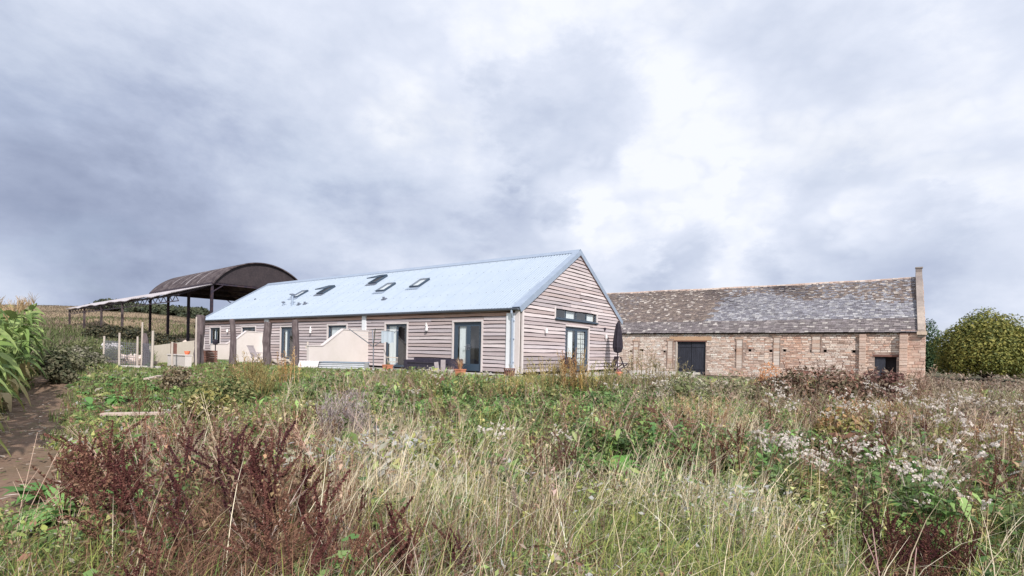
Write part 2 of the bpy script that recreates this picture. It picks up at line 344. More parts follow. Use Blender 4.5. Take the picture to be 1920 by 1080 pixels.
m_ = t.nodes.new('ShaderNodeMixShader'); t.links.new(f_.outputs[0], m_.inputs[0]); t.links.new(a_.outputs[0], m_.inputs[1]); t.links.new(b_.outputs[0], m_.inputs[2]); t.links.new(m_.outputs[0], o_.inputs[0])
M['glass'] = g

# ------------------------------------------------------------------ timber clad house
house = thing('timber_house', HC, 'long single storey house clad in weathered waney boards under a pale metal roof', 'house')
BPAL = [(.43, .375, .385), (.49, .43, .44), (.36, .31, .315), (.55, .49, .495), (.42, .38, .40), (.46, .385, .38), (.40, .33, .32)]
BNEW = [(.50, .30, .22), (.46, .27, .21), (.54, .36, .30)]
def boards(mb, bk, x0, x1, z0, z1, openings, pitch=.157, clip=None, fresh=0, damp=0):
    k = 0; z = z0
    while z < z1 - .03:
        za, zb = z, min(z + pitch, z1)
        a, b = x0, x1
        if clip: a, b = clip((za + zb) / 2)
        segs = [(a, b)]
        for (ox0, ox1, oz0, oz1) in openings:
            if min(zb, oz1) - max(za, oz0) > pitch * .3:
                ns = []
                for s0, s1 in segs:
                    if ox1 <= s0 or ox0 >= s1: ns.append((s0, s1)); continue
                    if ox0 > s0: ns.append((s0, ox0))
                    if ox1 < s1: ns.append((ox1, s1))
                segs = ns
        for s0, s1 in segs:
            if s1 - s0 < .02: continue
            bk.box(s0, s1, -.075, 0, za - .001, zb + .001)
            cuts = [s0]
            while s1 - cuts[-1] > 4.5: cuts.append(cuts[-1] + random.uniform(2.4, 4.2))
            cuts.append(s1)
            for c0, c1 in zip(cuts[:-1], cuts[1:]):
                pal = BNEW if z1 - zb < fresh * pitch else BPAL
                col = random.choice(pal); sh = random.uniform(.84, 1.10) * (random.uniform(.45, .7) if za < damp and c0 < 3 else 1); col = tuple(min(c * sh, .9) for c in col)
                n = max(1, int((c1 - c0) / .35)); ph = random.uniform(0, 6)
                vs = []; fs = []
                for i in range(n + 1):
                    x = c0 + (c1 - c0) * i / n
                    if i == n: x -= .004
                    dz = .036 + .010 * sin(x * 2.1 + ph) + random.uniform(-.005, .005)
                    xt = x
                    if clip:
                        ta, tb = clip(zb); xt = min(max(x, ta), tb)
                        ba, bb = clip(za); x = min(max(x, ba if i == 0 else x), bb if i == n else x)
                    vs += [(x, -.078, za + dz), (x, -.118, za + dz), (xt, -.09, zb + .004)]
                for i in range(n):
                    p = i * 3; q = p + 3; fs += [(p, q, q + 1, p + 1), (p + 1, q + 1, q + 2, p + 2)]
                mb.add(vs, fs, col)
        z += pitch; k += 1
def hf(px, py): p = hit(px, py, MHi, 1, -.1); return p.x, p.z
def opening_front(pa, pb, ya, z0, yb=None):
    ym = ya + 12; x0 = hf(pa, ym)[0]; x1 = hf(pb, ym)[0]; z1 = hf((pa + pb) / 2, ya)[1]
    if yb: z0 = hf((pa + pb) / 2, yb)[1]
    return (x0, x1, z0, z1)
OF = [opening_front(851, 903.5, 603.5, .10), opening_front(723.5, 763.5, 607.5, .12), opening_front(615, 650, 610, .98),
      opening_front(527, 551, 613, .10), opening_front(454, 479, 613.5, .98), opening_front(394.5, 413, 614.5, 0, 646)]
# front wall: local x in [-HL, 0], outward -y
mb = MB(MH); bk = MB(MH); boards(mb, bk, -HL, -.10, .10, HE - .02, OF, fresh=2)
wall = mb.build('wall', 'board', house); bk.build('wall_backing', 'dark', wall)
# gable wall: local x = HY, outward = HX
MG = frame(HC, HY, -HX); MGi = MG.inverted()
def hgb(px, py): p = hit(px, py, MGi, 1, -.1); return p.x, p.z
x0, z1 = hgb(1041.5, 577.5); x1, _ = hgb(1118.5, 598); _, z0 = hgb(1041.5, 596)
SW = (x0, x1, z0, z1)
dx0, dz1 = hgb(1060.5, 611.5); dx1, _ = hgb(1103, 640)
GD = (dx0, dx1, .10, dz1)
print('openings', OF, SW, GD)
slope = (HR - HE) / (HW / 2)
def gclip(z):
    if z <= HE: return (.10, HW)
    d = (z - HE) / slope; return (max(.10, d), max(.11, HW - d))
mb = MB(MG); bk = MB(MG); boards(mb, bk, .10, HW, .10, HR - .06, [SW, GD], clip=gclip, damp=.7)
w2 = mb.build('gable_wall', 'board', house); bk.build('wall_backing', 'dark', w2)
# core of the building (rooms) and the walls turned away
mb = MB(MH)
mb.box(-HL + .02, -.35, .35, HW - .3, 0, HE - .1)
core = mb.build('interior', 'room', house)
mb = MB(MH); mb.box(-HL, 0, HW - .25, HW, .1, HE - .05); mb.box(-HL, -HL + .25, 0, HW, .1, HE - .05)
mb.add([(-HL, 0, HE - .05), (-HL, HW, HE - .05), (-HL, HW / 2, HR - .08), (-HL + .25, 0, HE - .05), (-HL + .25, HW, HE - .05), (-HL + .25, HW / 2, HR - .08)], [(0, 2, 1), (3, 4, 5)])
mb.build('rear_wall', 'palletw', house)
mb = MB(MH); mb.box(-HL, 0, -.02, HW, -.25, .10); mb.build('plinth', 'dark', house)
# trims
mb = MB(MH); mb.box(-.115, .09, -.145, -.075, .08, HE - .05); mb.build('corner_board', 'trim', house)
mb = MB(MG); mb.box(-.005, .10, -.145, -.075, .08, HE - .05); mb.build('corner_board', 'trim', house)
x0 = hf(950, 640)[0]; mb = MB(MH); mb.box(x0, -.12, -.15, -.10, .12, HE - .28); mb.build('side_panel', 'panel', house)
x0 = hf(680, 600)[0]; x1 = hf(687.5, 600)[0]; mb = MB(MH); mb.box(x0, x1, -.15, -.10, .12, HE - .06); mb.build('side_panel', 'panel', house)
x0 = hf(497, 604)[0]; x1 = hf(505, 604)[0]; mb = MB(MH); mb.box(x0, x1, -.15, -.10, .12, HE - .06); mb.build('side_panel', 'panel', house)

def opening_parts(Mx, o, leaves, name, label=None, curtains=(), handle=False, sill=False, bar=.07, trims='lrt'):
    x0, x1, z0, z1 = o
    f = MB(Mx); y0, y1 = -.055, .005
    f.box(x0, x1, y0, y1, z0, z0 + bar); f.box(x0, x1, y0, y1, z1 - bar, z1)
    f.box(x0, x0 + bar, y0, y1, z0 + bar, z1 - bar); f.box(x1 - bar, x1, y0, y1, z0 + bar, z1 - bar)
    w = (x1 - x0 - 2 * bar) / leaves; panes = []
    for i in range(leaves):
        a = x0 + bar + w * i; b = a + w; s = .10 if name == 'door' else (.02 if leaves == 4 else .045); zb_ = z0 + bar; zt = z1 - bar
        kick = .22 if name == 'door' else s
        f.box(a + .003, a + s, y0 + .012, y1 - .01, zb_, zt); f.box(b - s, b - .003, y0 + .012, y1 - .01, zb_, zt)
        f.box(a + s, b - s, y0 + .012, y1 - .01, zb_, zb_ + kick); f.box(a + s, b - s, y0 + .012, y1 - .01, zt - s, zt)
        panes.append((a + s, b - s, zb_ + kick, zt - s))
    fo = f.build(name, 'frame', house)
    if label: fo['label'] = label
    for a, b, c, d in panes:
        p = MB(Mx); p.add([(a, -.028, c), (b, -.028, c), (b, -.028, d), (a, -.028, d)], [(0, 1, 2, 3)]); p.build('pane', 'glass', fo)
    for fa, fb in curtains:  # hung curtains; in the strip window, pale sheets painting the pane reflection
        c = MB(Mx); n = 24; a = x0 + (x1 - x0) * fa; b = x0 + (x1 - x0) * fb; vs = []; fs = []
        for i in range(n + 1):
            x = a + (b - a) * i / n; y = .03 + .014 * sin(i * 1.9)
            vs += [(x, y, z0 + .03), (x, y, z1 - .05)]
        for i in range(n): fs.append((2 * i, 2 * i + 2, 2 * i + 3, 2 * i + 1))
        c.add(vs, fs); c.build('curtain', 'curtain', fo)
    if handle:
        xm = (x0 + x1) / 2; h = MB(Mx)
        for s_ in (-1, 1):
            h.box(xm + s_ * .055 - .015, xm + s_ * .055 + .015, y0 - .012, y0 + .012, z0 + .85, z0 + 1.10)
            h.bar((xm + s_ * .055, y0 - .05, z0 + 1.0), (xm + s_ * .16, y0 - .05, z0 + 1.0), .022)
            h.bar((xm + s_ * .055, y0 - .05, z0 + 1.0), (xm + s_ * .055, y0 - .01, z0 + 1.0), .022)
        h.build('handle', 'alu', fo)
    tb = MB(Mx); tw = .075
    if 'l' in trims: tb.box(x0 - tw, x0, -.135, -.06, z0 - .02, z1 + tw)
    if trims == 'lr': tb.build('surround', 'trim', fo); tb = MB(Mx)
    if 'r' in trims: tb.box(x1, x1 + tw, -.135, -.06, z0 - .02, z1 + tw)
    if 't' in trims: tb.box(x0, x1, -.137, -.06, z1, z1 + tw)
    if tb.v: tb.build('surround', 'trim', fo)
    if sill: sb = MB(Mx); sb.box(x0 - .03, x1 + .05, -.19, -.05, z0 - .06, z0); sb.build('sill', 'frame', fo)
    return fo
opening_parts(MH, OF[0], 2, 'door', 'glazed slate blue double door nearest the corner', [(.15, .38)], handle=True)
opening_parts(MH, OF[1], 2, 'window', 'full height window with pale curtains', [(.08, .42)], bar=.05)
opening_parts(MH, OF[2], 1, 'window', 'window half hidden by the stepped screen wall', [(.1, .9)], bar=.05)
opening_parts(MH, OF[3], 2, 'door', 'narrow door with one white curtain', [(.18, .48)])
opening_parts(MH, OF[4], 1, 'window', None, [], bar=.05)
opening_parts(MH, OF[5], 2, 'window', None, [(.25, .5)], bar=.05)
opening_parts(MG, SW, 4, 'window', 'long strip window under the gable', [(.80, .97), (.26, .48)], bar=.03, sill=True, trims='lr')  # pale sheets added here to paint the bright reflection on the panes
gd = opening_parts(MG, GD, 2, 'door', 'tall glazed door with leaded curtains in the gable', [(.58, .98), (.2, .4)], handle=True, trims='rt')
mb = MB(MG)
for fx in (.6, .68, .76, .84, .92):
    x = GD[0] + (GD[1] - GD[0]) * fx; mb.box(x - .006, x + .006, .015, .025, GD[2] + .05, GD[3] - .05)
for k in range(9):
    z = GD[2] + .15 + k * .22; mb.box(GD[0] + (GD[1] - GD[0]) * .56, GD[1] - .06, .015, .025, z - .006, z + .006)
mb.build('glazing_bar', 'steel', gd)
# lights on the walls
def wall_lamp(Mx, x, z, big=False):
    b = MB(Mx); b.lathe([(.001, -.01), (.055, 0), (.06, .03), (.045, .16), (.03, .19), (.001, .2)], 10, (x, -.20, z - .1)); b.box(x - .02, x + .02, -.19, -.11, z + .02, z + .06)
    if big: b.box(x - .10, x - .02, -.19, -.12, z + .10, z + .17); b.box(x - .10, x - .07, -.17, -.12, z + .17, z + .26)
    b.build('wall_light', 'white', house)
x, z = hf(803, 616); wall_lamp(MH, x, z, True)
x, z = hf(585, 621); wall_lamp(MH, x, z, True)
x, z = hf(429, 620); wall_lamp(MH, x, z)
x, z = hgb(1021, 620); wall_lamp(MG, x, z)
x, z = hgb(1133.5, 631); wall_lamp(MG, x, z); x, z = hgb(1133, 617); b = MB(MG); b.box(x - .05, x + .05, -.17, -.1, z - .07, z + .07); b.build('alarm_box', 'steel', house)

# roof ---------------------------------------------------------------
SL = Vector((0, 1, slope)).normalized(); EY = -.22; RT = .055
upf = (HY * SL.y + Vector((0, 0, SL.z))).normalized(); nf = HX.cross(upf)
def plane_frame(o, x, y, z): return Matrix(((x.x, y.x, z.x, o.x), (x.y, y.y, z.y, o.y), (x.z, y.z, z.z, o.z), (0, 0, 0, 1)))
MRF = plane_frame(MH @ Vector((0, 0, HE + RT)), HX, upf, nf); MRFi = MRF.inverted()
SLEN = (HW / 2) / SL.y
def corrug(mb, x0, x1, s0, s1, pitch=.15, amp=.012, cols=6):
    n = int((x1 - x0) / pitch * cols); vs = []; fs = []
    for i in range(n + 1):
        x = x0 + (x1 - x0) * i / n; h = amp * cos(2 * pi * x / pitch)
        for s_ in (s0, s1): vs += [(x, s_, h), (x, s_, h - .012)]
    for i in range(n):
        p = i * 4; q = p + 4; fs += [(p, q, q + 2, p + 2), (p + 1, p + 3, q + 3, q + 1), (p, p + 1, q + 1, q), (p + 2, q + 2, q + 3, p + 3)]
    mb.add(vs, fs)
mb = MB(MRF); corrug(mb, -HL - .12, .10, EY / SL.y, SLEN)
roof = mb.build('roof', 'galv', house, smooth=False)
upb = (-HY * SL.y + Vector((0, 0, SL.z))).normalized(); MRB = plane_frame(MH @ Vector((0, HW, HE + RT)), -HX, upb, (-HX).cross(upb))
mb = MB(MRB); corrug(mb, -.10, HL + .12, EY / SL.y, SLEN); rb = mb.build('roof', 'galv', house)
mb = MB(MRF)
for s_ in (.12, 1.3, 2.5, 3.7, 4.9):
    x = -HL
    while x < 0:
        mb.box(x - .012, x + .012, s_ - .012, s_ + .012, .008, .024); x += .45
mb.build('roof_bolts', 'gutter', roof)
mb = MB(MRF); x = -HL + .6     # overlaps of the sheets, one line a metre, and one long lap half way up
while x < 0: mb.box(x - .005, x + .005, EY / SL.y + .02, SLEN - .1, .0, .0155); x += 1.05
mb.build('sheet_laps', 'galvd', roof)
mb = MB(MH)   # ridge capping
zr = HE + RT + slope * HW / 2
mb.add([(-HL - .13, HW / 2 - .22, zr - .22 * slope + .04), (.13, HW / 2 - .22, zr - .22 * slope + .04), (-HL - .13, HW / 2, zr + .075), (.13, HW / 2, zr + .075), (-HL - .13, HW / 2 + .22, zr - .22 * slope + .04), (.13, HW / 2 + .22, zr - .22 * slope + .04),
        (-HL - .13, HW / 2 - .22, zr - .22 * slope + .015), (.13, HW / 2 - .22, zr - .22 * slope + .015)], [(0, 1, 3, 2), (2, 3, 5, 4), (6, 7, 1, 0)])
mb.build('ridge_cap', 'galvd', roof)
mb = MB(MRF)  # verge flashing at the near gable: two lengths, the lower one proud of the upper
mb.box(-.16, .16, 1.95, SLEN + .02, .016, .034); mb.box(-.20, .17, EY / SL.y - .02, 2.0, .02, .046)
mb.box(.13, .165, 1.95, SLEN + .02, -.17, .02); mb.box(.135, .175, EY / SL.y - .02, 1.96, -.19, .022)
mb.build('verge_flashing', 'galvd', roof)
mb = MB(MRB); mb.box(-.165, .16, EY / SL.y - .02, SLEN + .02, .016, .036); mb.box(-.17, -.13, EY / SL.y - .02, SLEN + .0, -.17, .018); mb.build('verge_flashing', 'galvd', rb)
mb = MB(MRF); mb.box(-HL - .16, -HL + .1, EY / SL.y, SLEN, .016, .034); mb.build('verge_flashing', 'galvd', roof)
mb = MB(MRF)  # soffit boards under the eaves and verge
mb.box(-HL, .09, EY / SL.y + .04, .3, -.06, -.035); mb.build('soffit', 'brownwood', roof)
mb = MB(MG); # barge boards in the shade under the verge
for a, b in (((-.02, HE - .02), (HW / 2, HR - .02)), ((HW + .02, HE - .02), (HW / 2, HR - .02))):
    mb.bar((a[0], -.115, a[1] - .07), (b[0], -.115, b[1] - .07), .05, .13, up=(0, 0, 1))
mb.build('barge_board', 'brownwood', roof)
# gutter
mb = MB(MH); gy_ = EY - .05; gz_ = HE + RT + EY * slope - .05; vs = []; fs = []
for i, x in enumerate((-HL - .1, .12)):
    for k in range(9):
        a = pi * k / 8; vs.append((x, gy_ - .065 * cos(a), gz_ - .065 * sin(a) + .02))
for k in range(8): fs.append((k, k + 1, 9 + k + 1, 9 + k))
fs += [tuple(range(9)), tuple(range(17, 8, -1))]
mb.add(vs, fs); mb.bar((-HL - .1, gy_ + .07, gz_ - .0), (.12, gy_ + .07, gz_ - .0), .03, .10); mb.build('gutter', 'gutter', house)
xd = hf(963, 640)[0]
mb = MB(MH); mb.tube([(xd, gy_, gz_ - .04), (xd, gy_, gz_ - .16), (xd, -.20, gz_ - .34), (xd, -.20, .1)], .045, 10)
for z in (.5, 1.4, 2.1): mb.box(xd - .07, xd + .07, -.22, -.15, z, z + .04)
mb.build('downpipe', 'galvd', house)
mb = MB(MH); mb.box(-HL, .3, -1.1, -.15, -.08, .045, j=.0); tag(mb.build('patio', 'concrete'), kind='structure')
mb = MB(MG); mb.box(1.2, 11.5, -3.6, -.16, -.08, .03); tag(mb.build('paving', 'concrete'), kind='structure')
# skylights: bottom centre and top centre in the photo
SKY = [((549.5, 557.5), (574, 545), .62, 0), ((598, 550.5), (616, 541.5), .62, .16), ((696, 531), (714, 521.5), .62, .18), ((709, 546), (737, 531), .62, 0), ((774, 538), (799, 523), .62, 0)]
for k, (b, t_, w, op) in enumerate(SKY):
    pb = hit(b[0], b[1], MRFi, 2, .05); pt = hit(t_[0], t_[1], MRFi, 2, .05)
    xm = (pb.x + pt.x) / 2; s0, s1 = pb.y, pt.y; print('skylight', xm, s0, s1)
    if s1 - s0 < .7: s1 = s0 + 1.0
    mb = MB(MRF); h = .10
    mb.box(xm - w / 2 - .02, xm + w / 2 + .02, s0, s0 + .07, .0, h); mb.box(xm - w / 2 - .02, xm + w / 2 + .02, s1 - .07, s1, .0, h)
    mb.box(xm - w / 2 - .02, xm - w / 2 + .05, s0 + .07, s1 - .07, .0, h); mb.box(xm + w / 2 - .05, xm + w / 2 + .02, s0 + .07, s1 - .07, .0, h)
    so = mb.build('skylight', 'frame', house)
    if op: so['label'] = 'roof window tilted open'
    Mo = MRF @ Matrix.Translation((xm, s1, h)) @ Matrix.Rotation(-op * 1.4, 4, 'X')
    pn = MB(Mo); pn.add([(-w / 2 + .04, -(s1 - s0) + .06, .012), (w / 2 - .04, -(s1 - s0) + .06, .012), (w / 2 - .04, -.06, .012), (-w / 2 + .04, -.06, .012)], [(0, 1, 2, 3)]); pn.build('pane', 'glass', so)
    if op: fr = MB(Mo); [fr.box(*q) for q in ((-w / 2, w / 2, -(s1 - s0), -(s1 - s0) + .06, -.02, .03), (-w / 2, w / 2, -.06, 0, -.02, .03), (-w / 2, -w / 2 + .04, -(s1 - s0) + .06, -.06, -.02, .03), (w / 2 - .04, w / 2, -(s1 - s0) + .06, -.06, -.02, .03))]; fr.build('sash', 'frame', so)
    under = MB(MRF); under.box(xm - w / 2 + .05, xm + w / 2 - .05, s0 + .07, s1 - .07, .016, .03); under.build('blind', 'curtain' if k in (0, 3, 4) else 'room', so)
    fl = MB(MRF); fl.box(xm - w / 2 - .12, xm + w / 2 + .12, s0 - .22, s0, .014, .03); fl.build('flashing', 'gutter' if op else 'galvd', so)
def rp(px, py): return hit(px, py, MRFi, 2, .02)
def flue(px, py, h, r, cap):
    p = MRF @ Vector((rp(px, py).x, rp(px, py).y, 0)); m = MB()
    m.tube([p - Vector((0, 0, .1)), p + Vector((0, 0, h))], r, 10)
    ob = m.build('flue_pipe', 'galvd', house)
    c = MB(); c.tube([p + Vector((0, 0, h)), p + Vector((0, 0, h + .05)), p + Vector((0, 0, h + .09))], [cap, cap, .01], 10); c.build('cowl', 'gutter', ob)
flue(547.5, 572, .62, .065, .16); flue(531, 572, .16, .05, .11)
for px, py in ((560.5, 571), (572, 569.5), (720, 561)):
    p = rp(px, py); m = MB(MRF); m.box(p.x - .13, p.x + .13, p.y - .09, p.y + .09, .0, .05); m.tube([(p.x, p.y, .04), (p.x, p.y + .03, .14)], .06, 8); m.build('roof_vent', 'gutter', house)
p = rp(478.5, 561); m = MB(MRF); m.box(p.x - .06, p.x + .06, p.y - .05, p.y + .05, 0, .06); m.build('roof_vent', 'gutter', house)

# ------------------------------------------------------------------ stone barn
barn = thing('stone_barn', BC, 'long old barn of pale rubble stone under a lichened stone slate roof', 'barn')
BE, BR, BHW, BL = 3.85, 8.36, 5.8, 34.0
def hb(px, py, y=0): p = hit(px, py, MBi, 1, y); return p.x, p.z
SPAL = [(.74, .62, .54), (.78, .68, .60), (.70, .54, .46), (.52, .37, .30), (.82, .76, .70), (.64, .55, .49), (.74, .60, .50), (.34, .23, .18), (.80, .70, .62)]
dA = hb(1267.5, 640)[0]; dB = hb(1323.5, 640)[0]; dT = hb(1295, 640.5)[1]
sA = hb(1640, 675)[0]; sB = hb(1681, 675)[0]; sT = hb(1660, 669)[1]
HOL = [(1183, 659), (1204, 657), (1246, 659), (1380, 657), (1406, 657), (1445, 658), (1471, 657), (1522, 658.5), (1547, 658), (1601, 659)]
holes = [(hb(a, b)[0] - .11, hb(a, b)[0] + .11, hb(a, b)[1] - .10, hb(a, b)[1] + .10) for a, b in HOL]
def rubble(Mx, x0, x1, z0, z1, ops, pal, hs=(.10, .17), ws=(.16, .5), prot=.035, clip=None):
    mb = MB(Mx); z = z0
    while z < z1 - .02:
        h = random.uniform(*hs); zt = min(z + h, z1)
        if z1 - zt < .06: zt = z1
        a, b = (x0, x1) if not clip else clip(zt)
        x = a
        while x < b - .02:
            w = random.uniform(*ws); xe = min(x + w, b)
            if not any(min(xe, o[1]) - max(x, o[0]) > .04 and min(zt, o[3]) - max(z, o[2]) > .03 for o in ops):
                c = random.choice(pal(x) if callable(pal) else pal); s_ = random.uniform(.8, 1.15); c = tuple(min(.85, q * s_) for q in c)
                p = random.uniform(.005, prot); jx = lambda: random.uniform(0, .018)
                mb.add([(x + jx(), 0.02, z + jx()), (xe - jx(), 0.02, z + jx()), (xe - jx(), 0.02, zt - jx()), (x + jx(), .02, zt - jx()),
                        (x + .012 + jx(), -p, z + .012 + jx()), (xe - .012 - jx(), -p, z + .012 + jx()), (xe - .012 - jx(), -p, zt - .012 - jx()), (x + .012 + jx(), -p, zt - .012 - jx())],
                       [(4, 5, 6, 7), (0, 1, 5, 4), (1, 2, 6, 5), (2, 3, 7, 6), (3, 0, 4, 7)], c)
            x = xe
        z = zt
    return mb
ops = [(dA - .05, dB + .05, 0, dT + .45), (sA, sB, 0, sT + .15)] + holes
FE = []   # blocked slits: (px, width, y top, y bottom)
for px, w, ya, yb in ((1193, .5, 638, 690), (1257, .5, 637, 690), (1387, .5, 634, 690), (1457, .5, 630, 690), (1531, .6, 628, 660), (1615, .55, 630, 640)):
    xc, zt = hb(px, ya); zb = max(0, hb(px, yb)[1]); FE.append((xc - w / 2, xc + w / 2, zb, zt))
WRM = [(.66, .42, .31), (.58, .34, .24), (.72, .50, .39), (.48, .28, .21), (.76, .60, .50), (.62, .46, .38)]
PLE = [(.84, .76, .68), (.78, .68, .60), (.86, .80, .74), (.66, .54, .47), (.74, .58, .48)]
def wallpal(x):
    k = sin(x * .55 + 1) + sin(x * 1.3) * .6 + random.uniform(-.9, .9)
    if x > -9: return WRM if k > -.2 else SPAL
    if x < -17: return PLE if k > -.5 else SPAL
    return WRM if k > .9 else (PLE if k < -.7 else SPAL)
mb = rubble(MBN, -BL, -1.0, 0, BE, ops + FE, wallpal); bw = mb.build('wall', 'stone', barn)
mb = MB(MBN)   # mortar backing split round the openings
def backing(x0, x1, z0, z1, ops):
    xs = sorted(set([x0, x1] + [q for o in ops for q in o[:2]])); zs = sorted(set([z0, z1] + [min(max(q, z0), z1) for o in ops for q in o[2:]]))
    for a, b in zip(xs[:-1], xs[1:]):
        for c, d in zip(zs[:-1], zs[1:]):
            if not any(o[0] <= (a + b) / 2 <= o[1] and o[2] <= (c + d) / 2 <= o[3] for o in ops): mb.box(a, b, 0, .5, c, d)
backing(-BL, 0, 0, BE, [(dA, dB, 0, dT), (sA, sB, 0, sT)] + holes); mb.build('wall_core', 'mortar', bw)
mb = MB(MBN); mb.box(-BL, 0, .5, .6, 0, BE - .05); mb.build('inner_wall', 'dark', barn)
for q in FE:
    m = MB(MBN); z = q[2]
    while z < q[3] - .03:
        zt = min(q[3], z + random.uniform(.16, .30)); c = random.choice([(.62, .54, .48), (.56, .46, .39), (.50, .34, .26), (.66, .6, .55)])
        m.box(q[0] + .02, q[1] - .02, -.012, .02, z + .012, zt - .006, c); z = zt
    m.box(q[0] - .03, q[0] + .01, -.045, .02, q[2], q[3] - .1, (.20, .12, .09)); m.box(q[1] - .01, q[1] + .03, -.045, .02, q[2], q[3] - .1, (.24, .15, .11))  # jamb strips, dark brown so the jamb shadow is put into their colour
    m.box(q[0] - .1, q[1] + .1, -.05, .02, q[3] - .1, q[3] + .08, (.45, .30, .22)); m.build('blocked_slit', 'stone', barn)
# shallow buttresses and the ashlar corner
for px, w, p in ((1611, .45, .18), (1686, .50, .35)):
    xc = hb(px, 640)[0]; m = rubble(MBN @ TR(0, -p, 0), xc, xc + w, 0, BE - .25, [], [(.58, .42, .34), (.54, .38, .31), (.62, .48, .40)], hs=(.16, .26), ws=(w, w + .01)); m.box(xc + .01, xc + w - .01, .0, p, 0, BE - .28, (.40, .28, .22)); m.build('buttress', 'stone', barn)
xc = hb(1692, 640)[0]
ASH = [(.60, .42, .33), (.64, .47, .38), (.56, .36, .28), (.66, .52, .44), (.52, .32, .25)]
m = rubble(MBN @ TR(0, -.08, 0), -1.0, .46, 0, BE + .05, [], ASH, hs=(.14, .26), ws=(.3, .8)); m.box(-1.0, .45, .0, .09, 0, BE + .03, (.40, .28, .22)); m.build('quoin', 'stone', barn)
MBG = frame(MBN @ Vector((.46, 0, 0)), HY, -HX)
m = rubble(MBG, -.1, 2 * BHW, 0, BR + .2, [], ASH, clip=lambda z: (-.05, 2 * BHW) if z < BE else ((z - BE) / ((BR - BE) / BHW), 2 * BHW - (z - BE) / ((BR - BE) / BHW))); m.build('end_wall', 'stone', barn)
m = MB(MBG); m.add([(0, .04, 0), (2 * BHW, .04, 0), (2 * BHW, .04, BE), (BHW, .04, BR + .3), (0, .04, BE), (0, .42, 0), (2 * BHW, .42, 0), (2 * BHW, .42, BE), (BHW, .42, BR + .3), (0, .42, BE)], [(0, 1, 2, 3, 4), (9, 8, 7, 6, 5)]); m.build('end_wall_core', 'mortar', barn)
m = MB(MBN); m.box(-BL, .4, 2 * BHW - .5, 2 * BHW, 0, BE); m.build('rear_wall', 'mortar', barn)
# door, lintel
m = MB(MBN); m.box(dA - .6, dB + .5, -.05, .1, dT + .10, dT + .46, (.55, .33, .2)); m.build('stone_lintel', mat('orange sandstone', (.50, .32, .20), .9, noises=((3, .5, (.38, .24, .16)), (9, .3, (.6, .5, .4))), bump=.5), barn)
m = MB(MBN); m.box(dA - .15, dB + .12, -.04, .3, dT, dT + .10); m.build('lintel', 'brownwood', barn)
dm = (dA + dB) / 2 + .05
for a, b, y in ((dA + .12, dm - .015, .16), (dm + .015, dB - .05, .13)):
    m = MB(MBN); n = 7
    for i in range(n): m.box(a + (b - a) * i / n + .004, a + (b - a) * (i + 1) / n - .004, y, y + .05, .05, dT - .02)
    d_ = m.build('door', 'door', barn)
    m = MB(MBN)
    for z in (.45, dT - .5): m.box(a + .02, b - .02, y - .03, y - .002, z, z + .13)
    m.build('door_rail', 'door', d_)
m = MB(MBN); m.box(dA - .01, dA + .12, -.03, .35, 0, dT); m.build('door_post', 'stake', barn)
m = MB(MBN); m.box(sA - .1, sB + .1, -.05, .3, sT, sT + .14); m.build('lintel', 'brownwood', barn)
m = MB(MBN); m.box(sA + .02, (sA + sB) / 2, .1, .2, .3, sT - .05); m.build('hatch', 'door', barn)
# slate roof
bs = (BR - BE) / BHW; bu = (HY * 1 + Vector((0, 0, bs))).normalized(); RL = sqrt(BHW ** 2 + (BR - BE) ** 2) + .25
MBR = plane_frame(MBN @ Vector((0, -.25, BE - .25 * bs + .06)), HX, bu, HX.cross(bu))
m = MB(MBR); m.box(-BL, 0, .05, RL - .02, -.14, -.02); m.build('roof_core', 'dark', barn)
mb = MB(MBR); s_ = 0.0; row = 0
LG = [(.25, .255, .30), (.20, .205, .25), (.31, .315, .35), (.15, .15, .19), (.40, .40, .42), (.23, .23, .27)]
BRN = [(.15, .11, .10), (.20, .155, .135), (.11, .085, .085), (.27, .215, .18), (.18, .135, .115), (.50, .45, .41), (.13, .10, .095), (.17, .13, .12), (.14, .105, .10), (.21, .165, .15)]
DK = [(.145, .125, .14), (.20, .175, .19), (.11, .095, .11), (.27, .24, .245), (.17, .15, .16), (.13, .11, .12), (.16, .14, .15), (.14, .12, .135), (.21, .19, .20), (.15, .13, .14), (.44, .41, .39)]
def xof(px, py): return hit(px, py, MBR.inverted(), 2, 0)
xq = xof(1335, 590).x
sagf = lambda x, s: -.05 * sin(pi * min(max(-x / 22, 0), 1)) * (s / RL) + .025 * sin(x * .9 + s) * .6
while s_ < RL - .05:
    f = s_ / RL; h = .24 - .10 * f; x = -BL + random.uniform(-.2, 0); prof = random.uniform(-.01, .01)
    while x < -.02:
        w = random.uniform(.16, .40) * (1.1 - .35 * f); xe = min(x + w, -.0)
        edge = xq + 1.1 * (f - .5) + .35 * sin(row * 1.3)
        if f < .235: pal = DK
        elif x > edge and f < .80 - .25 * smoothstep(-14, -2, x) + .05 * sin(x): pal = LG
        elif x > edge: pal = BRN if random.random() < .65 else LG
        else: pal = BRN if random.random() < .8 or x > edge - 8 else DK
        c = random.choice(pal); q = random.uniform(.82, 1.2); c = tuple(min(.8, v * q) for v in c)
        t0 = .045 + random.uniform(-.012, .018); dz = sagf(x, s_); dy = random.uniform(-.025, .025)
        xa = max(x, -BL); 
        mb.add([(xa + .006, s_ + dy, dz + t0 - .035), (xe - .006, s_ + dy + random.uniform(-.01, .01), dz + t0 - .035), (xe - .006, s_ + dy, dz + t0), (xa + .006, s_ + dy + random.uniform(-.01, .01), dz + t0 + random.uniform(-.006, .006)),
                (xe - .004, s_ + h + .06, dz + .006), (xa + .004, s_ + h + .06, dz + .006)], [(0, 1, 2, 3), (3, 2, 4, 5)], c)
        x = xe
    s_ += h; row += 1
mb.build('roof', 'slate', barn)
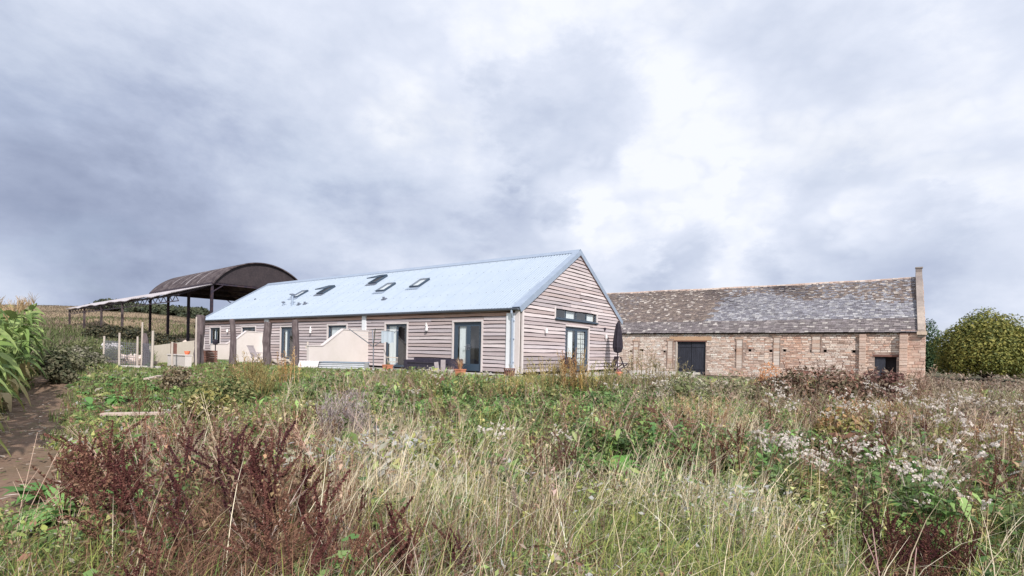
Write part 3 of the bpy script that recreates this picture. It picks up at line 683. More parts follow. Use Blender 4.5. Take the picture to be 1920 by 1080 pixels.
bub = (-HY * 1 + Vector((0, 0, bs))).normalized()
MBK = plane_frame(MBN @ Vector((0, 2 * BHW + .25, BE - .25 * bs + .06)), -HX, bub, (-HX).cross(bub)); m = MB(MBK); m.box(0, BL, 0, RL, -.1, .02); m.build('roof_slope', mat('far slates', (.2, .16, .15), .9, noises=((5, .5, (.4, .36, .33)),)), barn)
m = MB(MBN); n = 90
for i in range(n):
    x = -BL + BL * i / n; c = random.choice([(.42, .30, .24), (.36, .27, .23), (.5, .42, .36)]); z = BR + .06 + sagf(x, RL)
    m.add([(x + .005, BHW - .22, z - .14), (x + BL / n - .01, BHW - .22, z - .14), (x + BL / n - .01, BHW, z + .05), (x + .005, BHW, z + .05), (x + BL / n - .01, BHW + .22, z - .14), (x + .005, BHW + .22, z - .14)], [(0, 1, 2, 3), (3, 2, 4, 5)], c)
m.build('ridge_tiles', 'stone', barn)
m = MB(MBN)   # raised gable coping
cp = [(-.28, BE + .02 - .2), (BHW, BR + .35)]
n = 11
for i in range(n):
    y0 = cp[0][0] + (cp[1][0] - cp[0][0]) * i / n; y1 = cp[0][0] + (cp[1][0] - cp[0][0]) * (i + 1) / n - .015
    z0 = cp[0][1] + (cp[1][1] - cp[0][1]) * i / n; z1 = cp[0][1] + (cp[1][1] - cp[0][1]) * (i + 1) / n
    c = random.choice([(.27, .23, .21), (.23, .195, .185), (.32, .275, .25)]) if i > 3 else random.choice([(.38, .32, .28), (.44, .37, .32)])
    x0, x1 = .0, .42
    vs = [(x, y, z + dz) for x in (x0, x1) for (y, z) in ((y0, z0), (y1, z1)) for dz in (-.32, .24)]
    m.add(vs, [(0, 1, 3, 2), (4, 6, 7, 5), (1, 5, 7, 3), (0, 2, 6, 4), (0, 4, 5, 1), (2, 3, 7, 6)], c)
m.box(.0, .42, BHW - .15, BHW + .2, BR + .2, BR + .80, (.26, .22, .21)); m.box(-.03, .46, BHW - .2, BHW + .25, BR + .78, BR + .88, (.30, .26, .24))
m.box(-.05, .53, -.42, 0, BE - .32, BE - .08, (.60, .48, .38))
m.build('gable_coping', 'coping', barn)

# ------------------------------------------------------------------ barrel roofed open barn
DX = Vector((.773, -.634, 0)).normalized(); DYv = Vector((.634, .773, 0)).normalized()
DO = Vector((-.573 * 39, 39, 0)); MD = frame(DO, DX, DYv); MDi = MD.inverted()
def gloc(Mx, x, y): p = Mx @ Vector((x, y, 0)); return g1(p.x, p.y)
dutch = thing('barrel_roof_barn', (DO.x, DO.y, gloc(MD, 0, 0)), 'open sided hay barn with rusty barrel roof and lean-to, left behind the house', 'barn')
DW, DE, DA, DLn = 7.4, 5.62, 7.55, 13.6
def dpx(px, py, y): p = hit(px, py, MDi, 1, y); return p.x, p.z
for k in range(4):
    x = -DLn * k / 3 + (.0 if k else -.05)
    for y in (0, DW):
        m = MB(MD); z0 = gloc(MD, x, y) - .3; m.box(x - .09, x + .09, y - .085, y + .085, z0, DE - .02); m.build('post', 'steel', dutch)
rr = ((DW / 2) ** 2 + (DA - DE) ** 2) / (2 * (DA - DE)); th = math.asin((DW / 2) / rr); zc = DA - rr
vs = []; fs = []; nx, na = 90, 48; m = MB(MD)
for i in range(nx + 1):
    x = -DLn - .25 + (DLn + .5) * i / nx
    for j in range(na + 1):
        a = -th * 1.02 + 2.04 * th * j / na; r_ = rr + .02 * cos(i * 2.1)
        vs.append((x, DW / 2 + r_ * sin(a), zc + r_ * cos(a)))
k0 = len(vs)
for i in range(nx + 1):
    x = -DLn - .25 + (DLn + .5) * i / nx
    for j in range(na + 1):
        a = -th * 1.02 + 2.04 * th * j / na; vs.append((x, DW / 2 + (rr - .06) * sin(a), zc + (rr - .06) * cos(a)))
q = lambda i, j: i * (na + 1) + j
for i in range(nx):
    for j in range(na): fs += [(q(i, j), q(i + 1, j), q(i + 1, j + 1), q(i, j + 1)), (k0 + q(i, j), k0 + q(i, j + 1), k0 + q(i + 1, j + 1), k0 + q(i + 1, j))]
for j in range(na): fs += [(q(0, j), q(0, j + 1), k0 + q(0, j + 1), k0 + q(0, j)), (q(nx, j), k0 + q(nx, j), k0 + q(nx, j + 1), q(nx, j + 1))]
for i in range(nx): fs += [(q(i, 0), k0 + q(i, 0), k0 + q(i + 1, 0), q(i + 1, 0)), (q(i, na), q(i + 1, na), k0 + q(i + 1, na), k0 + q(i, na))]
m.add(vs, fs); m.build('barrel_roof', 'rust', dutch)
m = MB(MD)   # pale worn sheet laps across the barrel
for x, w, a0, a1 in ((-3.2, .10, -.95, -.25), (-5.6, .16, -.95, -.45), (-7.0, .08, -.9, -.2), (-9.4, .12, -.85, -.5), (-11.2, .06, -.9, -.3)):
    vs = []; fs = []
    for j in range(13):
        a = th * (a0 + (a1 - a0) * j / 12)
        for xx in (x, x + w): vs.append((xx, DW / 2 + (rr + .035) * sin(a), zc + (rr + .035) * cos(a)))
    for j in range(12): fs.append((2 * j, 2 * j + 1, 2 * j + 3, 2 * j + 2))
    m.add(vs, fs)
m.build('sheet_lap', 'lean', dutch)
for xg, nm in ((.05, 'gable_sheet'), (-DLn - .0, 'gable_sheet')):
    m = MB(MD); pts = [(DW / 2 + (rr - .07) * sin(a), zc + (rr - .07) * cos(a)) for a in [-th + 2 * th * j / 24 for j in range(25)]]
    vs = [(xg, y, z) for y, z in pts] + [(xg, y, DE - .05) for y, z in pts]; fs = [(j, j + 1, 25 + j + 1, 25 + j) for j in range(24)]
    vs2 = [(xg - .06, y, z) for y, z in pts] + [(xg - .06, y, DE - .05) for y, z in pts]
    m.add(vs, fs); m.add(vs2, fs); m.build(nm, 'rustin', dutch)
m = MB(MD)
for k in range(4):
    x = -DLn * k / 3
    m.bar((x, 0, DE - .05), (x, DW, DE - .05), .10, .16); m.bar((x, 0, DE - .7), (x, .8, DE - .1), .07); m.bar((x, DW, DE - .7), (x, DW - .8, DE - .1), .07)
for y in (0, DW): m.bar((-DLn, y, DE - .08), (.05, y, DE - .08), .12, .2)
m.build('tie_beam', 'steel', dutch)
LY = -2.2; LZ0, LZ1 = 4.62, 5.5
xl = dpx(130, 580, LY)[0]
m = MB(MD); n = 130; vs = []; fs = []
for i in range(n + 1):
    x = xl - .3 - (xl - .1) * 0 + (0.15 - (xl - .3)) * i / n; h = .02 * (i % 2)
    wv = .07 * sin(i * .21) + .05 * sin(i * .5)
    vs += [(x, LY - .25, LZ0 + h + wv * .6), (x, .0, LZ1 + h), (x, LY - .25, LZ0 + h - .05 + wv * .6), (x, 0, LZ1 + h - .05)]
for i in range(n):
    p = 4 * i; r_ = p + 4; fs += [(p, r_, r_ + 1, p + 1), (p + 2, p + 3, r_ + 3, r_ + 2), (p, p + 2, r_ + 2, r_)]
m.add(vs, fs + [(0, 1, 3, 2)]); m.build('lean_to_roof', 'lean', dutch)
for px in (130.5, 158, 190, 229):
    x = dpx(px, 600, LY)[0]; m = MB(MD); z0 = gloc(MD, x, LY) - .3; m.box(x - .09, x + .09, LY - .08, LY + .08, z0, LZ0 - .05); m.build('lean_to_post', 'rust', dutch)
m = MB(MD); n = 26
m.bar((xl - .2, LY, LZ0 - .10), (0, LY, LZ0 - .10), .09, .13); m.bar((xl + 1, LY, LZ0 - .55), (0, LY, LZ0 - .55), .05, .06)
for i in range(n):
    a = xl + 1 + (-xl - 1) * i / n; b = xl + 1 + (-xl - 1) * (i + 1) / n; c = (a + b) / 2
    m.bar((a, LY, LZ0 - .55), (c, LY, LZ0 - .12), .04); m.bar((c, LY, LZ0 - .12), (b, LY, LZ0 - .55), .04)
xx = xl
while xx < 0: m.bar((xx, LY, LZ0 - .12), (xx, 0, LZ1 - .1), .07, .1); xx += 4.0
m.build('lattice_truss', 'steel', dutch)

# ------------------------------------------------------------------ yard and garden things
def gp(px, py, Y=None):
    """a point on the ground below that place in the photo"""
    if Y is None: return hg(px, py)
    u, v = un(px, py); return Vector((u * Y, Y, g1(u * Y, Y)))
def rel(p, rz=0.0): return Matrix.Translation(p) @ Matrix.Rotation(rz, 4, 'Z')
def topz(px, py, Y): return CAMZ + un(px, py)[1] * Y
HA = -AZ     # heading of the house frame
def rough_post(px, top, w, Y, label, seed, n=1):
    random.seed(seed); p = gp(px, 690, Y); zt = topz(px, top, Y); m = MB(); H = zt - p.z
    pts = []; rs = []
    for i in range(11):
        f = i / 10; pts.append((p.x + .03 * sin(f * 5 + seed), p.y + .02 * cos(f * 4 + seed), p.z - .2 + (H + .2) * f)); rs.append(w / 2 * (1.08 - .12 * f + random.uniform(-.06, .06)))
    m.tube(pts, rs, 9)
    for v_i, v in enumerate(m.v):
        m.v[v_i] = (v[0] + random.uniform(-.018, .018), v[1] + random.uniform(-.018, .018), v[2] + (random.uniform(-.06, .05) if v_i >= 90 else 0))
    if n > 1:
        m.tube([(p.x + w * .62, p.y - .03, p.z - .2), (p.x + w * .6, p.y - .03, p.z + H * .55), (p.x + w * .5, p.y, p.z + H * .82)], [w * .34, w * .3, w * .12], 7)
    tag(m.build('timber_post', 'oak', origin=p), label, 'post', 'weathered upright timber posts in front of the house')
rough_post(373.5, 592, .36, 23.0, 'thickest upright timber post, leftmost, covering the far end of the house wall', 3)
rough_post(434.5, 599, .22, 23.3, 'thin-topped timber post that splits lower down, second from the left', 5, 2)
rough_post(500.5, 604, .34, 23.8, 'knotty timber post with dark hollow top, standing beside the rear screen wall', 8)
rough_post(553, 601, .29, 23.6, 'rightmost upright timber post, standing right of the narrow curtained door', 12)
random.seed(21)
def screen(px_wall, pts, label, extra=False):
    xw = hf(px_wall, 660)[0]; poly = []
    for a, b in pts:
        q = hit(a, b, MHi, 0, xw); poly.append((q.y, q.z))
    zmin = -.05
    poly = [(y, max(z, zmin) if z > .15 else zmin) for y, z in poly]
    # local frame: x along house -y
    Mx = MH @ Matrix(((0, 1, 0, xw), (1, 0, 0, 0), (0, 0, 1, 0), (0, 0, 0, 1)))
    base = MH @ Vector((xw, poly[0][0], 0)); t = thing('screen_wall', base, label, 'screen wall', 'rendered screen walls dividing the terraces')
    m = MB(Mx); m.prism(poly, -.07, .07); m.build('panel', 'render', t)
    c = MB(Mx)
    top = [p for p in poly if p[1] > .2]
    for (a, b) in zip(top[:-1], top[1:]):
        d = Vector((b[0] - a[0], 0, b[1] - a[1])).normalized() * .02
        c.bar((a[0] - d.x, 0, a[1] - d.z + .02), (b[0] + d.x, 0, b[1] + d.z + .02), .20, .045)
    c.build('coping', 'trim', t)
    return t, Mx
screen(688.5, [(577, 692), (577, 649), (603, 649), (642, 618), (689, 621), (689, 690)], 'largest pale screen wall with stepped sloping top behind the corrugated planter')
screen(494.5, [(437, 692), (437, 640), (461, 621.5), (494.5, 624), (494.5, 690)], 'pale screen wall with one sloping corner, middle of the three, between two timber posts')
screen(432.5, [(395, 692), (395, 645.5), (424, 645.5), (432.5, 640), (432.5, 690)], 'smallest pale screen wall, below the farthest window of the house')

# stake and net fence on the left
fen = thing('garden_fence', gp(250, 690, 19.8), 'thin stake fence hung with fine netting left of the timber posts', 'fence')
ST = [(194.5, 630, .07, 21.5), (223, 624, .07, 20.5), (257, 631, .065, 20.2), (265.5, 604, .06, 20.3), (285.5, 620, .08, 19.6), (322, 641, .07, 20.4), (366.5, 594, .06, 22)]
sp = []
for px, ty, w, Y in ST:
    p = gp(px, 688, Y); zt = topz(px, ty, Y); m = MB(); lx = random.uniform(-.04, .04)
    m.tube([(p.x + lx, p.y, p.z - .1), (p.x, p.y, (p.z + zt) / 2), (p.x, p.y, zt)], [w * .6, w * .55, w * .5], 6); m.build('stake', 'stake', fen); sp.append((p, zt))
m = MB()
for (a, za), (b, zb) in zip(sp[:5], sp[1:5] + [sp[4]]):
    Ld = (b - a).length
    if Ld < .2: continue
    H = min(za - a.z, 1.0); n = int(Ld / .09)
    for i in range(n): q = a.lerp(b, i / n); m.bar((q.x, q.y, q.z), (q.x, q.y, q.z + H), .010)
    for k in range(int(H / .09)): m.bar((a.x, a.y, a.z + .05 + k * .09), (b.x, b.y, b.z + .05 + k * .09), .010)
m.build('netting', 'alu', fen)
p = gp(271.5, 690, 20.4); m = MB(); zt = topz(271, 625, 20.4)
m.tube([(p.x, p.y, p.z - .1), (p.x + .03, p.y, p.z + .5), (p.x - .02, p.y, zt - .25), (p.x - .05, p.y, zt)], [.15, .13, .12, .08], 8)
tag(m.build('stump_post', 'oak', origin=p), 'short grey stump post bound into the netting fence', 'post')
# low walls and beds behind the fence
m = MB(rel(gp(335, 690, 21.2), HA)); m.box(-.75, .85, -.12, .12, -.1, .52); m.box(-.77, .87, -.15, .15, .52, .56)
tag(m.build('low_wall', 'render', origin=gp(335, 690, 21.2)), 'low whitish block wall just left of the thickest timber post', 'wall')
a = gp(276, 680, 26.0); b = gp(367, 680, 23.8)
za, zb = topz(276, 650, a.y), topz(367, 638.5, b.y)
m = MB(); d = (b - a).normalized(); nrm = Vector((-d.y, d.x, 0)) * .1
vs = [a - nrm, b - nrm, b + nrm, a + nrm]; m.add([(v.x, v.y, v.z - .3) for v in vs] + [(vs[0].x, vs[0].y, za), (vs[1].x, vs[1].y, zb), (vs[2].x, vs[2].y, zb), (vs[3].x, vs[3].y, za)],
    [(0, 1, 5, 4), (1, 2, 6, 5), (2, 3, 7, 6), (3, 0, 4, 7), (4, 5, 6, 7)])
tag(m.build('retaining_wall', 'cream', origin=a), 'long cream retaining wall rising to the right below the hay barn', 'wall')
p = gp(325, 680, 22.6); w = thing('board_stack', p, 'upright brown boards with one pale edge leaning on the cream wall', 'boards'); zt = topz(325, 642, 22.6)
for i, (dx, mt) in enumerate(((-.16, 'brownwood'), (-.05, 'stake'), (.06, 'brownwood'), (.15, 'brownwood'))):
    m = MB(rel(p, HA)); m.box(dx - .05, dx + .05, -.04 + i * .01, .02 + i * .01, .0, zt - p.z + random.uniform(-.04, .02)); m.build('board', mt, w)
m = MB(rel(gp(262, 691, 20.0), HA * .3)); m.box(-.9, .9, -.04, .04, -.05, .14); tag(m.build('edging_board', 'trim', origin=gp(262, 691, 20.0)), 'pale edging board lying below the netting', 'board')
# bulk bags
for px, Y, w, h, lab in ((207, 25.5, .75, .62, 'crumpled dark and white bulk bag left of the netting fence'), (220, 25.2, .55, .62, 'upright white bulk bag standing behind the fence stake')):
    p = gp(px, 660, Y); zt = topz(px, 629, Y); p.z = max(p.z, zt - 1.1); t = thing('bulk_bag', p, lab, 'bag', 'bulk bags')
    m = MB(rel(p, .3)); m.lathe([(w * .42, -.3), (w * .5, .12), (w * .52, h * .6), (w * .45, h * .9), (w * .38, h), (w * .3, h * .86), (.01, h * .8)], 12, wob=.06); m.v = [(x + random.uniform(-.04, .04), y + random.uniform(-.04, .04), z + random.uniform(-.04, .04)) for x, y, z in m.v]
    m.build('sack', 'bag', t)
    m = MB(rel(p, .3)); m.lathe([(w * .36, h * .7), (w * .37, h * .82), (w * .2, h * .97), (.01, h * 1.0)], 8, wob=.12); m.build('contents', 'black' if px < 210 else 'bag', t)
# heap of pale rubble under the hay barn
p = gp(352, 632, 36.0); m = MB(); m.col = (.6, .5, .45)
for i in range(260):
    a = random.uniform(0, 2 * pi); r = 1.5 * sqrt(random.random()); h = .75 * (1 - r / 1.5) + .05; s_ = random.uniform(.06, .18)
    c = random.choice([(.55, .47, .42), (.66, .58, .52), (.44, .35, .3)]); q = Vector((p.x + cos(a) * r, p.y + sin(a) * r * .8, p.z + h * random.uniform(.5, 1)))
    m.M = Matrix.Translation(q) @ Matrix.Rotation(random.uniform(0, 3), 4, (random.random(), random.random(), 1)); m.box(-s_, s_, -s_ * .8, s_ * .8, -s_ * .6, s_ * .6, c, j=s_ * .3)
tag(m.build('rubble_heap', 'stone'), 'heap of pale broken stone between the hay barn posts', 'rubble', kind='stuff')
m = MB()
for i in range(34):
    p = gp(random.uniform(226, 268), 680, random.uniform(21.3, 21.9)); s_ = random.uniform(.05, .11)
    m.M = Matrix.Translation(p + Vector((0, 0, s_ * .4 + random.uniform(.2, .38)))) @ Matrix.Rotation(random.uniform(0, 3), 4, (random.random(), random.random(), 1)); m.box(-s_, s_, -s_ * .8, s_ * .8, -s_ * .6, s_ * .6, random.choice([(.7, .62, .58), (.6, .5, .45)]), j=s_ * .3)
m.M = rel(gp(247, 680, 21.6), HA * .3); m.box(-.95, .95, -.3, .3, -.1, .22, (.25, .2, .17))
tag(m.build('stone_edge', 'stone'), 'row of small white stones edging a bed behind the netting', 'stones', kind='stuff')
# little raised planter with an open lid, next to the leftmost timber post
p = gp(391, 690, 25.2); t = thing('cold_frame', p, 'brown boarded planter with propped glazed lid between the first two timber posts', 'cold frame')
zt = topz(391, 656, 25.2) - p.z; m = MB(rel(p, HA))
k = 0; z = .12
while z < zt - .02: m.box(-.24 - .01 * k, .22, -.3, .3, z, z + .1); z += .115; k += 1
m.build('box', 'brownwood', t); m = MB(rel(p, HA)); m.box(-.2, .22, -.32, .3, -.05, .115); m.build('footing', 'concrete', t)
m = MB(rel(p, HA)); L0 = (-.27, -.31, zt + .03); L1 = (.17, -.31, zt + .55); L2 = (.17, -.31, zt + .03)
m.bar(L0, L1, .05); m.bar(L2, L1, .05); m.bar(L0, L2, .05); m.build('lid_frame', 'trim', t)
m = MB(rel(p, HA)); m.add([(-.22, -.30, zt + .04), (.15, -.30, zt + .04), (.15, -.30, zt + .5), (-.22, -.27, zt + .04), (.15, -.27, zt + .04), (.15, -.27, zt + .5)], [(0, 1, 2), (5, 4, 3)]); m.build('glazing', 'black', t)
p = gp(404, 690, 26.0); m = MB(rel(p, HA)); zt = topz(400, 641, 26) - p.z
m.lathe([(.001, zt - .16), (.1, zt - .12), (.13, zt), (.1, zt + .1), (.001, zt + .14)], 12, (-.05, 0, 0)); m.tube([(-.05, 0, 0), (-.05, 0, zt - .12)], .025, 8); m.lathe([(.16, 0), (.15, .05), (.03, .07)], 12, (-.05, 0, 0))
tag(m.build('garden_lamp', 'black', origin=p), 'round black ball on a stem beside the smallest screen wall', 'garden lamp')

def chair(px, py, Y, rz, m1, m2, label, s=1.0, slope_=.35, name='garden_chair', cat='chair', group=None):
    p = gp(px, py, Y); t = thing(name, p, label, cat, group); R_ = rel(p, rz) @ Matrix.Scale(s, 4)
    m = MB(R_); m.box(-.24, .24, -.24, .24, .42, .45); m.build('seat', m1, t)
    m = MB(R_)
    for k in range(6): x = -.2 + k * .08; m.bar((x, .22, .46), (x, .22 + slope_ * .55, 1.0), .055, .015)
    m.bar((-.24, .22 + slope_ * .55, 1.0), (.24, .22 + slope_ * .55, 1.0), .04); m.build('backrest', m1, t)
    for sx in (-1, 1):
        for a, b in ((-.24, .24), (.24, -.2)):
            m = MB(R_); m.bar((sx * .23, a, .44), (sx * .23, b, 0), .028); m.build('leg', m2, t)
        m = MB(R_); m.bar((sx * .25, -.24, .64), (sx * .25, .3, .66), .035); m.bar((sx * .25, -.2, .44), (sx * .25, -.2, .64), .025); m.build('armrest', m1, t)
    return t
chair(484, 690, 25.5, HA + pi / 2 + .4, 'palletw', 'alu', 'grey slatted reclining chair against the middle screen wall', .95, .5)
chair(736, 692, 22.6, HA + 2.4, 'stake', 'alu', 'pale folding chair below the full height window', .9)
# heap of bleached timber offcuts
p = gp(522, 690, 24.6); m = MB()
for i in range(26):
    a = random.uniform(-.9, .9); q = p + Vector((random.uniform(-.5, .45), random.uniform(-.2, .3), random.uniform(.03, .35)))
    d = Vector((cos(a), random.uniform(-.4, .4), sin(a) * .5)) * random.uniform(.2, .45); m.bar(q - d, q + d, random.uniform(.03, .07))
tag(m.build('offcut_heap', 'stake'), 'heap of pale timber offcuts and branches between two timber posts', 'wood heap', kind='stuff')
p = gp(576, 692, 23.0); m = MB(); zt = topz(576, 641, 23.0); m.tube([(p.x, p.y, p.z - .1), (p.x, p.y, zt), ], .035, 8); m.box(p.x - .09, p.x + .02, p.y - .03, p.y + .03, zt - .28, zt - .18); tag(m.build('thin_stake', 'stake', origin=p), 'thin pale stake at the low end of the largest screen wall', 'stake')
# white sheet draped over something low
p = gp(580, 692, 22.4); m = MB(rel(p, HA * .5)); n = 26; vs = []; fs = []
for i in range(n + 1):
    for j, (yy, zz_) in enumerate(((-.16, 0), (-.1, .18), (-.05, .33), (.08, .36), (.16, .34), (.22, .0))):
        x = -.5 + 1.0 * i / n; f = .03 * sin(i * 1.7 + j * .3); vs.append((x, yy + f, zz_ * (1 - .25 * abs(x) ** 2) + (f * .6 if j else 0)))
for i in range(n):
    for j in range(5): q = i * 6 + j; fs.append((q, q + 6, q + 7, q + 1))
m.add(vs, fs); tag(m.build('draped_sheet', 'bag', smooth=True, origin=p), 'crumpled off-white sheet beside the corrugated planter', 'sheet')
# corrugated planter
pa = gp(600, 692, 22.6); pb = gp(689, 692, 22.6); p = (pa + pb) / 2; Lh = (pb - pa).length / 2
t = thing('corrugated_planter', p, 'long low planter of pale corrugated metal below the largest screen wall', 'planter')
m = MB(rel(p, -.08)); vs = []; fs = []; n = 40
for i in range(n + 1):
    z = -.05 + .38 * i / n; y = -.3 + .03 * cos(i * 2 * pi / 9)
    vs += [(-Lh, y, z), (Lh, y, z), (Lh, -y * .9, z), (-Lh, -y * .9, z)]
for i in range(n):
    q = i * 4
    for a, b in ((0, 1), (1, 2), (2, 3), (3, 0)): fs.append((q + a, q + b, q + 4 + b, q + 4 + a))
m.add(vs, fs); m.build('sides', mat('bright zinc sheet', (.62, .64, .68), .5, metal=.2, noises=((4, .3, (.5, .5, .54)),)), t)
m = MB(rel(p, -.08)); m.box(-Lh + .04, Lh - .04, -.24, .24, .0, .27); m.build('soil', mat('planter soil', (.06, .045, .035), .95, bump=.6), t)
m = MB(rel(p, -.08)); m.box(-Lh - .02, Lh + .02, -.33, -.29, .31, .35); m.box(-Lh - .02, Lh + .02, .26, .30, .31, .35); m.build('rim', 'galvd', t)
# rotary clothes airer
Y = 21.8; p = gp(700, 692, Y); hub = at(700, 650, Y); t = thing('rotary_airer', p, 'grey rotary clothes airer with raised arms in front of the house wall', 'clothes airer')
m = MB(); m.tube([p, hub + Vector((0, 0, .1))], .025, 8); m.build('pole', 'alu', t)
ends = []
for k in range(4):
    a = radians(18 + 90 * k); e = hub + Vector((cos(a) * 1.0, sin(a) * 1.0, .72)); ends.append(e)
    m = MB(); m.bar(hub, e, .035); m.build('arm', 'alu', t)
m = MB()
for f in (.45, .6, .75, .9, 1.0):
    for k in range(4): m.bar(hub.lerp(ends[k], f), hub.lerp(ends[(k + 1) % 4], f), .009)
m.build('line', 'white', t)
e0 = hub.lerp(ends[3], .9); e1 = hub.lerp(ends[0], .9); m = MB(); n = 14; vs = []; fs = []
for i in range(n + 1):
    q = e0.lerp(e1, .30 + .62 * i / n); o2 = Vector((.02 * sin(i * 1.3), .04 * sin(i * 1.1), 0)); vs += [q + Vector((0, 0, .01)), q + o2 + Vector((0, 0, -.48 - .03 * sin(i * .9)))]
for i in range(n): fs.append((2 * i, 2 * i + 2, 2 * i + 3, 2 * i + 1))
m.add(vs, fs); tag(m.build('hanging_cloth', 'cloth', smooth=True, origin=e0), 'pale cloth pegged on the right side of the clothes airer', 'cloth')
# pots
def pot(px, py, Y, r, h, m1, label, square=False, name='flower_pot'):
    p = gp(px, py, Y); t = thing(name, p, label, 'pot'); m = MB(rel(p, .2))
    if square: m.lathe([(r * 1.1, 0), (r * 1.35, h), (r * 1.45, h), (r * 1.45, h * .88), (r * 1.3, h * .86), (r * 1.2, h * .8), (.01, h * .8)], 4)
    else: m.lathe([(r * .7, 0), (r * .93, h * .8), (r, h * .8), (r, h), (r * .88, h), (r * .85, h * .85), (.01, h * .84)], 16)
    m.build('tub', m1, t); return p, t
def tuft(p, h, n, spread, mt, cols, w=.012, name='foliage', parent=None, bend=.5):
    m = MB()
    for i in range(n):
        a = random.uniform(0, 2 * pi); hh = h * random.uniform(.5, 1); d = Vector((cos(a), sin(a), 0)); sd = Vector((-sin(a), cos(a), 0)) * w; c = random.choice(cols); b = spread * random.uniform(.2, 1)
        vs = []; q0 = p + d * random.uniform(0, .06)
        for k in range(5):
            f = k / 4; q = q0 + d * (b * f * f) + Vector((0, 0, hh * f * (1 - bend * .35 * f))); ww = sd * (1 - f * .9); vs += [q - ww, q + ww]
        m.add(vs, [(2 * k, 2 * k + 1, 2 * k + 3, 2 * k + 2) for k in range(4)], c)
    return m.build(name, mt, parent, origin=None if parent else p)
STR = [(.52, .40, .24), (.62, .52, .36), (.42, .27, .15)]
p, t = pot(726.5, 706, 20.4, .15, .34, 'terra', 'square terracotta pot standing below the full height window', True); tuft(p + Vector((0, 0, .26)), .35, 18, .15, 'leaf', [(.3, .25, .15), (.16, .16, .06)], parent=t)
p, t = pot(862.5, 713, 18.9, .155, .27, 'terra', 'square terracotta pot full of dead orange grass by the glazed door', True); tuft(p + Vector((0, 0, .2)), .62, 60, .35, 'straw', [(.55, .28, .14), (.50, .36, .22), (.36, .18, .10), (.62, .5, .34)], parent=t)
p, t = pot(843.5, 712, 19.0, .15, .24, 'concrete', 'low pale stone pot left of the dead grass pot'); tuft(p + Vector((0, 0, .2)), .25, 24, .2, 'leaf', [(.4, .3, .25), (.2, .15, .12)], parent=t)
p, t = pot(1161, 702, 21.5, .15, .26, 'terra', 'round terracotta pot with pink flowers near the garden table'); tuft(p + Vector((0, 0, .2)), .3, 24, .15, 'leaf', [(.5, .16, .25), (.2, .2, .08), (.6, .3, .35)], parent=t)
p, t = pot(1224.5, 707, 20.5, .13, .27, 'white', 'white bucket standing on the lawn edge', name='bucket')
p = gp(1234.5, 703, 20.9); m = MB(rel(p)); m.lathe([(.08, 0), (.14, .04), (.18, .10), (.165, .10), (.12, .05), (.01, .03)], 16); tag(m.build('bowl', 'orange', origin=p), 'orange bowl lying right of the white bucket', 'bowl')
p = gp(1229, 697, 22.5); t = thing('staked_sapling', p, 'spindly staked sapling on the lawn in front of the stone barn', 'plant'); m = MB(); m.tube([p, p + Vector((.02, 0, .55)), p + Vector((0, 0, .85))], [.03, .02, .012], 6); m.build('stem', 'bark', t); tuft(p + Vector((0, 0, .45)), .4, 30, .25, 'leaf', [(.12, .12, .06), (.22, .2, .12)], parent=t)
p = gp(351, 668, 22.5); p.z = .56; m = MB(rel(gp(351, 668, 21.2))); m.lathe([(.07, .56), (.10, .70), (.11, .70), (.09, .60), (.01, .6)], 12); tag(m.build('small_bucket', 'orange'), 'small orange-red pot on top of the low whitish wall', 'pot')
# slatted dark red tub by the corner
p = gp(955, 708, 19.4); t = thing('slatted_tub', p, 'small dark red slatted tub at the house corner', 'tub'); m = MB(rel(p))
for k in range(14): a = 2 * pi * k / 14; m.bar((cos(a) * .17, sin(a) * .17, 0), (cos(a) * .19, sin(a) * .19, .30), .035)
m.build('slat', 'brownwood', t)['kind'] = 'stuff'; m = MB(rel(p)); m.lathe([(.20, .27), (.215, .27), (.215, .31), (.19, .31)], 16); m.lathe([(.15, 0), (.15, .24), (.01, .25)], 12); m.build('rim', 'brownwood', t)
# dark rattan bench
pa = hf(789, 690)[0]; pb = hf(876, 690)[0]; p = MH @ Vector(((pa + pb) / 2, -.75, 0)); hw_ = (pb - pa) / 2
t = thing('rattan_bench', p, 'long low dark rattan bench between the two glazed openings of the front wall', 'bench'); R_ = rel(p, HA)
m = MB(R_); m.box(-hw_ + .16, hw_ - .16, -.34, .22, .08, .32); m.build('seat', 'rattan', t); m = MB(R_); m.box(-hw_ + .0, hw_ - .0, .225, .36, .05, .58); m.build('backrest', 'rattan', t)
for s_ in (-1, 1): m = MB(R_); m.box(s_ * (hw_ - .08) - .075, s_ * (hw_ - .08) + .075, -.36, .22, .0, .5); m.build('armrest', 'rattan', t)
m = MB(R_); m.box(-hw_ + .18, hw_ - .18, -.32, .2, .325, .40); m.build('cushion', 'black', t)
# leaning pallet boards
p = gp(823, 708, 19.2); t = thing('leaning_slabs', p, 'three grey wooden slabs leaning together beside the dark bench', 'slabs')
for i, (dx, h, w, tl) in enumerate(((-.16, .34, .13, .30), (-.04, .50, .15, .16), (.13, .58, .17, .0))):
    m = MB(rel(p) @ Matrix.Translation((dx, i * .05, 0)) @ Matrix.Rotation(-tl, 4, 'Y')); m.box(-w / 2, w / 2, -.025, .025, 0, h); m.build('slab', 'palletw', t)
